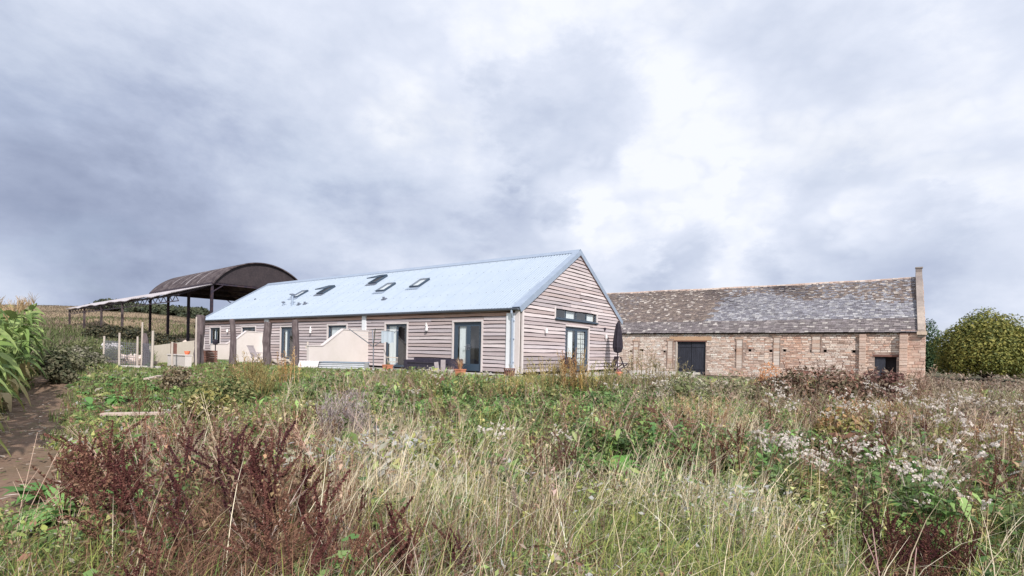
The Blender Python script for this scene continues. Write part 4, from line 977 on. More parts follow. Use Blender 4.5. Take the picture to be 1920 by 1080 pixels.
# barbecue under a black cover, in front of the gable
def gpos(px, out):
    y, z = hgb(px, 680); q = MG @ Vector((y, -out, 0)); return Vector((q.x, q.y, .03))
p = gpos(1041, .75); t = thing('covered_barbecue', p, 'barbecue under a black cover against the gable wall', 'barbecue'); m = MB(rel(p, .5)); zt = topz(1045, 669, p.y) - p.z
m.lathe([(.28, .05), (.33, .1), (.31, .5), (.36, zt * .62), (.34, zt * .78), (.20, zt * .93), (.05, zt), (.001, zt + .01)], 12, wob=.04); m.build('cover', 'black', t)
for a in (0, 2.1, 4.2): m = MB(rel(p, .5)); m.bar((cos(a) * .25, sin(a) * .25, 0), (cos(a) * .22, sin(a) * .22, .2), .03); m.build('leg', 'steel', t)
# parasol
Y = 25.6; p = gp(1157.5, 692, Y); t = thing('parasol', p, 'closed black parasol standing at the right end of the gable', 'parasol'); z1 = topz(1157.5, 603.5, Y); zb_ = topz(1157.5, 652, Y); za_ = topz(1157.5, 662, Y)
m = MB(); m.tube([p, (p.x, p.y, z1 - .02)], .028, 8); m.build('pole', 'steel', t)
m = MB(Matrix.Translation((p.x, p.y, 0))); m.lathe([(.03, za_), (.17, za_ + .05), (.235, zb_ + .02), (.215, zb_ + .35), (.16, zb_ + .8), (.10, z1 - .12), (.05, z1 - .02), (.001, z1 + .03)], 16, wob=.10); m.build('canopy', 'black', t)
m = MB(rel(p)); m.lathe([(.28, 0), (.28, .06), (.06, .1), (.04, .3)], 16); m.build('base', 'steel', t)
# table and chairs
Y = 24.2; p = gp(1157, 694, Y); t = thing('garden_table', p, 'dark folding garden table with crossed legs under the parasol', 'table'); zt = .58; R_ = rel(p, .15)
m = MB(R_)
for k in range(6): m.box(-.52, .52, -.36 + k * .12, -.36 + k * .12 + .11, zt - .03, zt)
m.build('table_top', 'steel', t)
for s_ in (-1, 1):
    for a in (-1, 1): m = MB(R_); m.bar((-.38 * a, s_ * .28 + a * .02, zt - .03), (.38 * a, s_ * .28 + a * .02, 0), .04); m.build('leg', 'steel', t)
chair(1143, 694, 24.4, -1.2, 'steel', 'steel', 'dark folding chair left of the garden table', .85, .4)
chair(1178, 694, 24.6, 1.5, 'steel', 'steel', 'dark folding chair right of the garden table', .85, .4)
m = MB(rel(gp(1217, 707, 20.8), -.1)); m.box(-.75, .6, -.06, .06, -.02, .07); tag(m.build('lawn_edging', 'trim', origin=gp(1217, 707, 20.8)), 'pale edging strip along the lawn by the white bucket', 'edging')
# planks in the grass
def plank(x0, y0, x1, y1, w, label):
    a = hg(x0, y0); b = hg(x1, y1); a.z += .10; b.z += .10; m = MB(); m.bar(a, b, w, .05); m.v = [(x, y, z) for x, y, z in m.v]; tag(m.build('plank', 'plank', origin=a), label, 'plank', 'planks lying in the weeds')
plank(192, 786, 318, 784, .20, 'bleached plank lying at the left edge of the grass beyond the red docks')
plank(352, 779, 440, 775, .22, 'bleached plank lying farther right under the yellow-leaved bush')
plank(274, 717, 301, 711, .16, 'short pale board on the grass left of the dark dock clumps')

# ------------------------------------------------------------------ vegetation: templates as arrays of quads
R = np.random.default_rng(5)
def blades(xy, z, h, w, az, bend, col, segs=3, twist=None, kink=0):
    """N bent grass blades -> verts (N, 2(segs+1), 3), quads"""
    n = len(h); f = np.linspace(0, 1, segs + 1)[None, :]
    H = h[:, None]; B = bend[:, None]
    out = H * B * f ** 1.9; up = H * f * (1 - .33 * B * f ** 2)
    d = np.stack([np.cos(az), np.sin(az)], -1); tw = az + pi / 2 + (twist if twist is not None else 0)
    s = np.stack([np.cos(tw), np.sin(tw)], -1)
    P = np.empty((n, segs + 1, 2, 3), np.float32); ww = (w[:, None] * (1 - .88 * f ** 1.5))
    for k, sg in ((0, -.5), (1, .5)):
        P[:, :, k, 0] = xy[:, 0:1] + d[:, 0:1] * out + s[:, 0:1] * ww * sg
        P[:, :, k, 1] = xy[:, 1:2] + d[:, 1:2] * out + s[:, 1:2] * ww * sg
        P[:, :, k, 2] = z[:, None] + up
    V = P.reshape(n * 2 * (segs + 1), 3)
    q = np.array([[2 * i, 2 * i + 1, 2 * i + 3, 2 * i + 2] for i in range(segs)])
    F = (q[None] + (np.arange(n) * 2 * (segs + 1))[:, None, None]).reshape(-1, 4)
    C = np.repeat(col, 2 * (segs + 1), 0)
    return V, F, C
class T:      # template
    def __init__(s): s.V = []; s.F = []; s.C = []
    def quad(s, a, b, c, d, col): k = len(s.V); s.V += [a, b, c, d]; s.C += [col] * 4; s.F.append((k, k + 1, k + 2, k + 3))
    def leaf(s, p, az, ln, w, col, rise=.3, droop=.6, rows=3, fold=0.0):
        p = np.array(p, float); d = np.array([cos(az), sin(az), 0]); sd = np.array([-sin(az), cos(az), 0]); k = len(s.V)
        prof = {3: [.25, 1, .75, .05], 2: [.3, 1, .06], 4: [.2, .85, 1, .6, .04]}[rows]
        for i in range(rows + 1):
            f = i / rows; q = p + d * ln * f * (1 - .2 * f * droop) + np.array([0, 0, ln * (rise * f - droop * f * f)])
            for sg in (-1, 1): s.V.append(q + sd * w * .5 * prof[i] * sg + np.array([0, 0, fold * w * prof[i]])); s.C.append(col)
        for i in range(rows): s.F.append((k + 2 * i, k + 2 * i + 1, k + 2 * i + 3, k + 2 * i + 2))
    def stem(s, pts, w0, w1, col):
        pts = [np.array(p, float) for p in pts]
        for a in (0, pi / 2):
            sd = np.array([cos(a), sin(a), 0]); k = len(s.V)
            for i, p in enumerate(pts):
                w = w0 + (w1 - w0) * i / (len(pts) - 1)
                for sg in (-.5, .5): s.V.append(p + sd * w * sg); s.C.append(col)
            for i in range(len(pts) - 1): s.F.append((k + 2 * i, k + 2 * i + 1, k + 2 * i + 3, k + 2 * i + 2))
    def fluff(s, p, r, n, col, sz):
        p = np.array(p, float)
        for _ in range(n):
            o = R.normal(size=3); o /= np.linalg.norm(o); q = p + o * r * R.random() ** .5; a = R.normal(size=3); a /= np.linalg.norm(a); b = np.cross(a, R.normal(size=3)); b /= np.linalg.norm(b)
            a = a * sz * R.uniform(.5, 1); b = b * sz * R.uniform(.4, .9); c = np.array(col) * R.uniform(.75, 1.2); s.quad(q - a, q - b, q + a, q + b, tuple(np.clip(c, 0, .9)))
    def arr(s): return np.array(s.V, np.float32), np.array(s.F, np.int32), np.array([tuple(c) for c in s.C], np.float32)
def cj(c, lo=.75, hi=1.25): q = R.uniform(lo, hi); return tuple(min(.85, v * q) for v in c)
def scatter(name, m, tmpl, xyz, sc, label=None, cat=None, tint=None, tilt=.12, build=True):
    """copies of templates merged into one mesh (uncountable growth)"""
    Vs, Fs, Cs = [], [], []; base = 0; ar = [t.arr() for t in tmpl]; pick = R.integers(0, len(tmpl), len(xyz)); 
    for k, (V, F, C) in enumerate(ar):
        I = np.nonzero(pick == k)[0]
        if not len(I): continue
        n = len(I); a = R.uniform(0, 2 * pi, n); ca, sa = np.cos(a)[:, None], np.sin(a)[:, None]; s = sc[I][:, None]
        X = (V[None, :, 0] * ca - V[None, :, 1] * sa) * s; Y = (V[None, :, 0] * sa + V[None, :, 1] * ca) * s; Z = V[None, :, 2] * s
        tx = R.normal(0, tilt, n)[:, None]; ty = R.normal(0, tilt, n)[:, None]
        X = X + Z * tx; Y = Y + Z * ty
        P = np.stack([X + xyz[I, 0:1], Y + xyz[I, 1:2], Z + xyz[I, 2:3]], -1)
        c = np.broadcast_to(C[None], (n,) + C.shape).copy()
        if tint is not None: c *= tint[I][:, None, :]
        Vs.append(P.reshape(-1, 3)); Fs.append((F[None] + (np.arange(n) * len(V))[:, None, None]).reshape(-1, 4) + base); Cs.append(np.clip(c, 0, .9).reshape(-1, 3)); base += n * len(V)
    if not Vs: return None
    V, F, C = np.concatenate(Vs), np.concatenate(Fs), np.concatenate(Cs)
    if not build: return V, F, C
    ob = npmesh(name, V, F, C, m)
    if label: tag(ob, label, cat, kind='stuff')
    return ob
# where growth is allowed, and how tall it may be
def allowed(x, y):
    ok = ~inh(x, y, -30, .5, -3.4, 20) & ~inh(x, y, -.5, 4.2 + .4 * np.sin(y), -3.6, 40) & ~inh(x, y, 4, 8.5, 3.0, 17) & ~inh(x, y, -36, 1.2, -.15, 13, MBi)
    for p, r in CLEAR: ok &= (np.hypot(x - p.x, y - p.y) > r)
    return ok
CLEAR = [(hg(1150, 900), .42), (hg(1150, 930), .3), (hg(110, 990), .4), (hg(110, 1020), .3), (hg(1580, 905), .38), (hg(215, 757), .4), (hg(890, 800), .3), (hg(70, 945), .3), (hg(430, 790), .2), (hg(1655, 1110), .28), (hg(1740, 1110), .28), (hg(1710, 1160), .25), (hg(780, 1110), .12), (hg(1100, 1120), .12), (hg(700, 1075), .2), (hg(1260, 1070), .22), (hg(1500, 1010), .22)]
EDGE = hg(85, 700)
def field_pts(n, y0, y1, p, side=1.12, extra=0.0):
    """random points, denser near the camera, across a wedge wider than the view"""
    u = R.random(n); e = 2 - p; Y = (y0 ** e + u * (y1 ** e - y0 ** e)) ** (1 / e); X = R.uniform(-1, 1, n) * (side * Y + .8)
    return X, Y
def hmax(x, y, slack=0.0):
    rgt = smoothstep(3.5, 9, x - .0 * y); lft = smoothstep(-5, -10, x + .15 * y)
    c = .042 * (1 - rgt) + .026 * rgt - .016 * np.clip(fbm(x, y, .75, 91), 0, .7) * smoothstep(8, 10, y) * (x > -4.5); 
    return np.maximum(.10, (CAMZ - (c - .004) * y + slack) - gz(x, y))
def patch(x, y, L_):
    o = np.zeros(np.shape(x))
    for px, py, r, w in L_:
        p = hg(px, py); o += w * np.exp(-((x - p.x) ** 2 + ((y - p.y) * .75) ** 2) / (r * r))
    return o
STRAW = [(660, 980, .35, 1.3), (760, 960, .5, 1.5), (860, 1000, .4, 1.2), (1010, 990, .4, 1), (1070, 1050, .3, 1), (700, 880, .6, 1.2), (1330, 830, .8, .7), (1400, 780, 1.0, .7), (1290, 1000, .5, 1.0), (1180, 980, .5, 1.0), (1380, 1030, .4, .9), (950, 900, .7, .8), (600, 1050, .25, .7), (1880, 740, 2, .4), (1000, 720, 1.5, .4)]
GREEN = [(1150, 780, 2, 1.4), (1000, 800, 1.7, 1.2), (1210, 880, 1.0, 1.0), (900, 780, 2, 1), (1600, 900, 1.1, 1.3), (520, 760, 2.5, 1.0), (1520, 960, .8, .9), (60, 980, .8, .8), (120, 1060, .5, .9), (230, 740, 3, 1.4), (1850, 1040, .6, .8), (450, 700, 4, .8), (1120, 900, .8, .9), (880, 880, 1, .5), (1740, 1060, .5, .5)]
YELG = [(1400, 940, .7, 1.5), (900, 930, 1, .9), (1480, 1000, .7, .9), (1640, 770, 2.5, 1.0), (1750, 740, 3, .8), (1880, 850, 1.2, .8), (1450, 720, 3, .8), (1150, 1030, .6, .9), (500, 800, 1.6, .8), (960, 740, 3, .8), (1550, 820, 1.5, .6), (140, 1000, .5, .5)]
RED = [(200, 930, 1.0, .9), (450, 900, 1.1, .9), (500, 1000, .8, .9), (330, 880, 1.1, .7), (1330, 870, .8, .6), (1650, 860, 1.4, .8), (1700, 1040, .5, .9), (1600, 740, 4, .7), (1850, 880, 1.3, .7)]
PALE = [(1750, 830, 1.2, 1.0), (1500, 770, 1.4, .5), (1850, 780, 1.2, .4), (650, 770, 1.4, 1.2), (1300, 740, 4, .6), (1850, 930, .9, .8)]
G_ = np.array
PALS = [G_([(.13, .20, .065), (.19, .27, .09), (.095, .15, .055), (.26, .32, .12)]), G_([(.62, .52, .36), (.74, .66, .50), (.50, .40, .26), (.68, .57, .42)]),
        G_([(.27, .30, .09), (.36, .36, .13), (.22, .27, .08)]), G_([(.20, .11, .075), (.28, .17, .11), (.15, .08, .06)]), G_([(.38, .31, .26), (.48, .41, .35), (.28, .22, .18), (.24, .23, .13)])]
def palette(x, y, base=(.55, .16, .42, .26, .30)):
    W = np.stack([base[0] + patch(x, y, GREEN), base[1] + patch(x, y, STRAW), base[2] + patch(x, y, YELG), base[3] + patch(x, y, RED), base[4] + patch(x, y, PALE)], -1)
    for k in range(5): W[:, k] *= np.exp(1.6 * fbm(x, y, 1.1, 20 + k))
    W = W ** 1.6; W /= W.sum(1, keepdims=True); c = W.cumsum(1); u = R.random(len(x))[:, None]; cls = np.minimum((u > c).sum(1), 4)
    col = np.empty((len(x), 3)); 
    for k in range(5):
        I = cls == k; col[I] = PALS[k][R.integers(0, len(PALS[k]), I.sum())]
    col *= R.uniform(.85, 1.5, (len(x), 1)); return cls, np.clip(col, 0, .85)
def grass_band(name, n, y0, y1, p, hlo, hhi, w, segs, label, hs=1.0, clump=.6):
    X, Y = field_pts(n, y0, y1, p); pd = path_d(X, Y)
    k = allowed(X, Y) & (pd + .3 * fbm(X, Y, 2, 9) > .55) & (X > -1.08 * Y + .2 * 0) ; left = (X < EDGE.x + (Y - EDGE.y) * -.2)
    k &= (fbm(X, Y, 1.7, 31) + R.random(n) * 1.2 > -.35 * clump + .1)
    X, Y = X[k], Y[k]; cls, col = palette(X, Y); m = len(X)
    h = R.uniform(hlo, hhi, m) * (1 + .35 * fbm(X, Y, .8, 4)) * np.where(cls == 1, 1.15, np.where(cls == 0, .8, .95)) * hs
    lft = (X < -4.2 - .12 * (Y - 6)) & (Y > 7.0); h = np.where(lft, h * .28, h); h = np.where((path_d(X, Y) < 1.8), h * .4, h)
    h = np.minimum(h, hmax(X, Y) * R.uniform(.7, 1.05, m)); h = np.maximum(h, .05)
    wid = w * R.uniform(.6, 1.4, m) * np.where(cls == 1, .75, 1)
    az = R.normal(-.4, 1.5, m); bend = np.clip(R.gamma(2.2, .32, m), .05, 1.5) * np.where(cls == 1, .8, 1.1)
    V, F, C = blades(np.stack([X, Y], -1), gz(X, Y) - .01, h, wid, az, bend, col, segs, R.normal(0, .5, m))
    tag(npmesh(name, V, F, C, 'straw'), label, 'grass', kind='stuff')
grass_band('near_grass', 56000, 1.25, 5.0, .3, .16, .62, .0075, 4, 'tangle of green, straw and yellowed grass blades nearest the camera')
grass_band('meadow_grass', 60000, 5.0, 11.0, .4, .15, .62, .012, 3, 'uneven rough grass across the middle of the meadow')
grass_band('far_grass', 80000, 11.0, 30.0, .6, .15, .6, .024, 2, 'rough grass towards the house and the stone barn', clump=.3)
# long pale straw stems with thin seed heads, leaning right
X, Y = field_pts(9000, 1.6, 9, .5); wgt = patch(X, Y, STRAW); k = (R.random(9000) < np.clip(wgt * .9 + .05, 0, 1)) & allowed(X, Y) & (path_d(X, Y) > 1.2) & ~((X < -3.0) & (Y > 5)); X, Y = X[k], Y[k]; m = len(X)
h = np.minimum(R.uniform(.55, 1.0, m), hmax(X, Y)); V, F, C = blades(np.stack([X, Y], -1), gz(X, Y), h, R.uniform(.004, .009, m), R.normal(.1, .7, m), R.uniform(.15, .75, m), PALS[1][R.integers(0, 4, m)] * R.uniform(.95, 1.3, (m, 1)), 4, R.normal(0, .6, m))
tag(npmesh('straw_stems', V, F, np.clip(C, 0, .85), 'straw'), 'long bleached straw stems leaning right in the middle foreground', 'grass', kind='stuff')
# short turf
def turf(name, n, fx, label, hlo, hhi, w, cols):
    X, Y = fx(n); z = gz(X, Y); m = len(X); V, F, C = blades(np.stack([X, Y], -1), z, R.uniform(hlo, hhi, m), np.full(m, w), R.uniform(0, 6.28, m), R.uniform(.1, .8, m), G_(cols)[R.integers(0, len(cols), m)] * R.uniform(.7, 1.3, (m, 1)), 2)
    tag(npmesh(name, V, F, np.clip(C, 0, .9), 'straw'), label, 'grass', kind='stuff')
def lawnpts(n):
    lx = R.uniform(-27, 9, n); ly = R.uniform(-6.5, 12, n); k = ((ly < -1.15) | (lx > .4)) & ~((lx > .15) & (lx < 3.6) & (ly > 1) & (ly < 11.5)); lx, ly = lx[k], ly[k]
    return HC.x + HX.x * lx + HY.x * ly, HC.y + HX.y * lx + HY.y * ly
turf('lawn_grass', 70000, lawnpts, 'short green lawn round the house', .04, .13, .016, [(.13, .24, .07), (.17, .27, .09), (.10, .19, .06), (.22, .27, .10)])
def leftpts(n):
    X = R.uniform(-24, -2.0, n); Y = R.uniform(7, 24, n); k = (path_d(X, Y) + .3 * fbm(X, Y, 2.2, 19) > .45) & allowed(X, Y) & (X > -1.05 * Y) & (X < -.22 * Y - 1.6); return X[k], Y[k]
turf('rough_turf', 90000, leftpts, 'short weedy turf beside the bare soil path', .05, .20, .016, [(.13, .21, .06), (.18, .23, .08), (.10, .16, .05), (.26, .25, .11), (.20, .15, .09)])
def hillpts(n):
    Y = R.uniform(22, 100, n) ; X = R.uniform(-1.1, -.1, n) * Y; k = allowed(X, Y) & ((X < -.36 * Y - 2) | (Y > 50)) & ~inh(X, Y, -16, 1, -1.5, 8.5, MDi) & ~((Y < 40) & (X > -.6 * Y)) & ~((Y<30)&(X>-.68*Y)); return X[k], Y[k]
X, Y = hillpts(120000); m = len(X); hc = G_([(.19, .155, .115), (.25, .205, .155), (.13, .11, .08), (.15, .15, .085), (.19, .14, .115)])[R.integers(0, 5, m)] * R.uniform(.7, 1.25, (m, 1))
gm = np.clip(.72 + fbm(X, Y, .12, 77) - (Y - 40) / 45, 0, 1)[:, None] > R.random((m, 1)); hc = np.where(gm, G_([(.12, .15, .06)]) * R.uniform(.7, 1.3, (m, 1)), hc)
V, F, C = blades(np.stack([X, Y], -1), gz(X, Y), R.uniform(.25, .8, m) * (1 + .4 * fbm(X, Y, .25, 8)) * np.clip(1.3 - Y / 75, .3, 1), R.uniform(.04, .10, m), R.uniform(0, 6.28, m), R.uniform(.1, .7, m), hc, 2)
tag(npmesh('hillside_grass', V, F, C, 'straw'), 'tall brown and tan rough grass on the hillside at the left', 'grass', kind='stuff')
# matted leaves and bits between the stalks
def mat_band(name, n, y0, y1, p, sz, label, hfac=.5):
    X, Y = field_pts(n, y0, y1, p); k = allowed(X, Y) & (path_d(X, Y) + .3 * fbm(X, Y, 2, 9) > .6); X, Y = X[k], Y[k]; n = len(X)
    cls, col = palette(X, Y, (.75, .12, .42, .42, .36)); lft = (X < -4.2 - .12 * (Y - 6)) & (Y > 7.0)
    top = np.clip(.30 + .30 * fbm(X, Y, 1.9, 61) + .12 * fbm(X, Y, 5, 62), .06, .8) * hfac * 2; top = np.where(lft, top * .25, top); top = np.minimum(top, hmax(X, Y) * .95)
    z = gz(X, Y) + top * R.random(n) ** .6; nr = R.normal(0, .75, (n, 3)) + [0, -.25, .7]; nr /= np.linalg.norm(nr, axis=1, keepdims=True)
    a = np.cross(nr, R.normal(size=(n, 3))); a /= np.linalg.norm(a, axis=1, keepdims=True); b = np.cross(nr, a); s = (sz * R.gamma(4, .25, n))[:, None]; asp = R.uniform(.12, .55, n)[:, None]
    P = np.stack([X, Y, z], -1); V = np.stack([P - a * s, P - b * s * asp + nr * s * .12, P + a * s, P + b * s * asp + nr * s * .12], 1).reshape(-1, 3)
    col = np.clip(col * R.uniform(.65, 1.35, (n, 1)), 0, .45)
    tag(npmesh(name, V, np.arange(4 * n).reshape(-1, 4), np.repeat(col, 4, 0), 'leaf'), label, 'ground cover', kind='stuff')
mat_band('near_leaf_tangle', 70000, 1.3, 5.0, .3, .017, 'tangle of small leaves and dry bits between the nearest stalks')
mat_band('leaf_tangle', 110000, 5.0, 11.0, .4, .040, 'mixed leafy tangle filling the middle of the meadow')
mat_band('far_leaf_tangle', 90000, 11.0, 30.0, .6, .065, 'leafy tangle of the far meadow before the buildings', .45)
# leafy weeds
def forb(h, nl, ll, lw, cols, stemc, br=3, spread=.18):
    t = T(); pts0 = [(0, 0, 0)]
    for b in range(br):
        a = R.uniform(0, 6.28); tipx = cos(a) * spread * h * R.uniform(.3, 1.2); tipy = sin(a) * spread * h * R.uniform(.3, 1.2); hh = h * R.uniform(.6, 1)
        P = [(tipx * f ** 1.5, tipy * f ** 1.5, hh * f) for f in (0, .35, .7, 1)]; t.stem(P, .010, .004, stemc)
        for i in range(nl // br):
            f = R.uniform(.08, 1); t.leaf((tipx * f ** 1.5, tipy * f ** 1.5, hh * f), R.uniform(0, 6.28), ll * R.uniform(.5, 1.2) * (1.15 - .5 * f), lw * R.uniform(.6, 1.2), cj(cols[R.integers(len(cols))]), R.uniform(-.1, .8), R.uniform(.2, 1), 2)
    return t
GC1 = [(.10, .185, .055), (.15, .25, .075), (.06, .11, .04), (.22, .31, .11)]; BC1 = [(.22, .13, .09), (.30, .19, .12), (.15, .09, .07), (.34, .25, .17)]; PC1 = [(.34, .27, .21), (.44, .37, .31), (.22, .17, .13), (.20, .20, .10)]; YC1 = [(.40, .38, .17), (.50, .44, .24), (.28, .28, .09), (.20, .22, .07)]
F_g = [forb(.6, 42, .14, .05, GC1, (.12, .15, .06)) for _ in range(4)] + [forb(.5, 36, .18, .08, GC1, (.12, .15, .06), 4, .3) for _ in range(2)]
F_b = [forb(.8, 56, .09, .032, BC1, (.18, .1, .07), 5, .25) for _ in range(4)]
F_p = [forb(.8, 66, .065, .024, PC1, (.36, .28, .22), 6, .28) for _ in range(4)]
F_y = [forb(.6, 44, .12, .045, YC1, (.3, .25, .1), 4, .3) for _ in range(3)]
def weeds(name, n, y0, y1, p, tm, L_, bias, s0, s1, label, m='leaf', left=False, thr=.55):
    X, Y = field_pts(n, y0, y1, p); w = patch(X, Y, L_) + bias + .5 * fbm(X, Y, .8, abs(hash(name)) % 1 + len(name)); k = allowed(X, Y) & (R.random(n) < np.clip(w * thr, 0, 1) * (np.where(Y < 4.2, .35, 1) if tm is not F_b else np.where(Y < 3.6, .2, 1))) & (path_d(X, Y) > 1.0)
    k &= ~((X < -4.4 - .12 * (Y - 6)) & (Y > 7.5)) ; X, Y = X[k], Y[k]; s = R.uniform(s0, s1, len(X)); s = np.minimum(s, hmax(X, Y, .05) / .85)
    return scatter(name, m, tm, np.stack([X, Y, gz(X, Y)], -1), s, label, 'weeds', tint=R.uniform(.9, 1.6, (len(X), 1)) * R.uniform(.92, 1.1, (len(X), 3)))
weeds('green_weeds', 16000, 1.8, 18, .55, F_g, GREEN, .12, .45, 1.1, 'leafy green weeds growing through the meadow')
weeds('brown_weeds', 8500, 1.8, 20, .55, F_b, RED, .12, .5, 1.1, 'dry brown weed stalks scattered through the meadow')
weeds('pale_weeds', 6500, 2.0, 26, .6, F_p, PALE, .10, .5, 1.1, 'greyish pink dried weeds, thickest at the right')
weeds('yellow_weeds', 6000, 2.0, 18, .55, F_y, YELG, .12, .5, 1.0, 'yellowing leafy weeds in the meadow')
# twiggy dead stems
def twig():
    t = T(); c = cj((.42, .33, .27)); 
    for b in range(6):
        a = R.uniform(0, 6.28); l = R.uniform(.4, .95); t.stem([(0, 0, 0), (cos(a) * l * .15, sin(a) * l * .15, l * .5), (cos(a) * l * .42, sin(a) * l * .42, l)], .007, .003, c)
        for _ in range(4): f = R.uniform(.4, .9); a2 = a + R.normal(0, .9); q = (cos(a) * l * .42 * f ** 1.5, sin(a) * l * .42 * f ** 1.5, l * f); t.stem([q, (q[0] + cos(a2) * .14, q[1] + sin(a2) * .14, q[2] + .12)], .004, .002, c)
    return t
weeds('dead_twigs', 1500, 1.6, 16, .5, [twig() for _ in range(5)], PALE + RED, .15, .6, 1.05, 'thin branching dead stems standing among the grass', 'straw')
# white seed down
def downplant(hh=.75, big=1.0):
    t = T(); c = (.30, .22, .15)
    for b in range(6):
        a = R.uniform(0, 6.28); l = hh * R.uniform(.65, 1); s = R.uniform(.1, .35); tip = (cos(a) * l * s, sin(a) * l * s, l); t.stem([(0, 0, 0), (tip[0] * .4, tip[1] * .4, l * .55), tip], .007, .003, c)
        for _ in range(4): t.fluff((tip[0] + R.normal(0, .035), tip[1] + R.normal(0, .035), tip[2] + R.normal(0, .025)), .018 * big, 10, (.74, .68, .63), .014 * big)
        for _ in range(5): f = R.uniform(.2, .9); t.leaf((tip[0] * f, tip[1] * f, l * f), R.uniform(0, 6.28), .07, .018, cj((.22, .2, .12)), .4, .8, 2)
    return t
DOWN = [(1760, 840, 1.8, 1.6), (1640, 800, 2.2, .9), (1860, 830, 2, .9), (1500, 760, 2.5, .9), (1180, 725, 1.6, .8), (1240, 740, 1.5, .9), (1330, 720, 3, .6), (1620, 990, .45, 2.5), (1690, 1010, .3, 2.5), (1040, 960, .3, .8), (900, 920, .2, 2), (860, 750, 1.2, .6), (1540, 920, .7, .5), (1880, 930, .8, .7), (900, 915, .35, .5), (140, 640, 2.5, 1.0), (1450, 740, 3, .6)]
X, Y = field_pts(9000, 1.8, 24, .7); k = (R.random(9000) < np.clip(patch(X, Y, DOWN) * .55, 0, .6) * .13 * (1 + .8 * (Y < 8.5)) * np.clip(1.2 + 1.5 * fbm(X, Y, 1.6, 41), 0, 2)) & allowed(X, Y) & (path_d(X, Y) > 1.1); X, Y = X[k], Y[k]
scatter('seed_down', 'down', [downplant(.8) for _ in range(6)], np.stack([X, Y, gz(X, Y)], -1), np.minimum(R.uniform(.7, 1.15, len(X)), hmax(X, Y, .1) / .78), 'weeds topped with white seed down, mostly right of the middle', 'weeds')

# litter and stones on the soil path
n = 24000; X = R.uniform(-14, -1.5, n); Y = R.uniform(2.5, 17, n); pd = path_d(X, Y); k = (pd < 1.7) & (R.random(n) < .35 + .65 * (pd > .6)); X, Y = X[k], Y[k]; t = T(); t.quad((-.03, -.012, .004), (.03, -.008, .01), (.035, .012, .006), (-.028, .014, .012), (1, 1, 1))
t2 = T(); t2.leaf((0, 0, .005), 0, .11, .03, (1, 1, 1), .12, .1, 3)
tn = G_([(.50, .40, .33), (.34, .24, .17), (.16, .19, .07), (.24, .15, .11), (.6, .52, .45)])[R.integers(0, 5, len(X))] * R.uniform(.7, 1.2, (len(X), 1))
scatter('path_litter', 'straw', [t, t2], np.stack([X, Y, gz(X, Y) + .035], -1), R.uniform(.4, 1.5, len(X)), 'fallen maize leaf scraps and litter on the bare soil path', 'litter', tint=tn, tilt=.02)
# ------------------------------------------------------------------ countable plants
def tmesh(name, t, m):
    V, F, C = t.arr(); ob = npmesh(name, V, F, C, m); me = ob.data; bpy.data.objects.remove(ob); return me
def plant_thing(name, loc, label, cat, group, meshes, rz=0, s=1.0, tilt=(0, 0)):
    r = bpy.data.objects.new(name, None); COL.objects.link(r); r.location = loc; r.rotation_euler = (tilt[0], tilt[1], rz); r.scale = (s, s, s); r.empty_display_size = .1
    tag(r, label, cat, group)
    for nm, me in meshes: c = bpy.data.objects.new(nm, me); COL.objects.link(c); c.parent = r
    return r
# docks gone to seed
def dock(v):
    st = T(); sd = T(); H = 1.0; c = (.14, .055, .045); lean = R.normal(0, .05, 2)
    st.stem([(0, 0, 0), (lean[0] * .5, lean[1] * .5, .5), (lean[0], lean[1], H)], .014, .006, c)
    dk = [(.10, .038, .036), (.15, .07, .055), (.075, .030, .034), (.19, .10, .07)][v % 4]
    def spike(p0, p1, n, r):
        p0, p1 = np.array(p0), np.array(p1); st.stem([p0, (p0 + p1) / 2 + R.normal(0, .01, 3), p1], .006, .003, c)
        L_ = np.linalg.norm(p1 - p0)
        for k in range(n):
            f = (k + R.random() * .6) / n; q = p0 + (p1 - p0) * f; sd.fluff(q, r * (1.05 - .6 * f), 7, cj(dk, .7, 1.35), .0105)
    spike((lean[0] * .4, lean[1] * .4, .42), (lean[0], lean[1], H), 26, .026)
    for b in range(8):
        f = .32 + .07 * b; a = R.uniform(0, 6.28); l = R.uniform(.12, .40) * (1.25 - f * .6); sp_ = R.uniform(.3, .95); p = np.array([lean[0] * f, lean[1] * f, f]); q = p + np.array([cos(a) * l * sp_, sin(a) * l * sp_, l * (1.1 - sp_ * .4)]); spike(p + (q - p) * .2, q, int(12 + 20 * l), .02)
    lf = T()
    for _ in range(7): lf.leaf((0, 0, R.uniform(.02, .35)), R.uniform(0, 6.28), R.uniform(.14, .3), R.uniform(.03, .06), cj([(.24, .12, .07), (.14, .16, .06), (.30, .18, .10)][R.integers(3)]), .5, 1.1, 3)
    return [('stem', tmesh('stem', st, 'straw')), ('seed_head', tmesh('seed_head', sd, 'seed')), ('leaf_tuft', tmesh('leaf_tuft', lf, 'leaf'))]
DK = [dock(i) for i in range(5)]
R2 = np.random.default_rng(77)
def dock_group(items, label, group, jit=0):
    for (px, pt, pb, n, sp) in items:      # photo column, top, foot; number of stems; spread in m
        for i in range(n):
            p = hg(px, pb); p.x += R2.normal(0, sp); p.y += R2.normal(0, sp * 1.1); p.z = g1(p.x, p.y)
            zt = CAMZ + un(px, pt)[1] * p.y; s = max(.35, (zt - p.z)) * R2.uniform(.72, 1.05)
            plant_thing('dock_plant', p, label, 'dock', group, DK[R2.integers(5)], R2.uniform(0, 6.28), s, tuple(R2.normal(0, .19, 2)))
dock_group([(210, 800, 1010, 9, .13), (130, 850, 990, 3, .12), (250, 820, 1060, 6, .13), (335, 870, 1090, 3, .15)], 'dark red dock stem crowded in the big clump at lower left', 'dark red docks of the lower left clump')
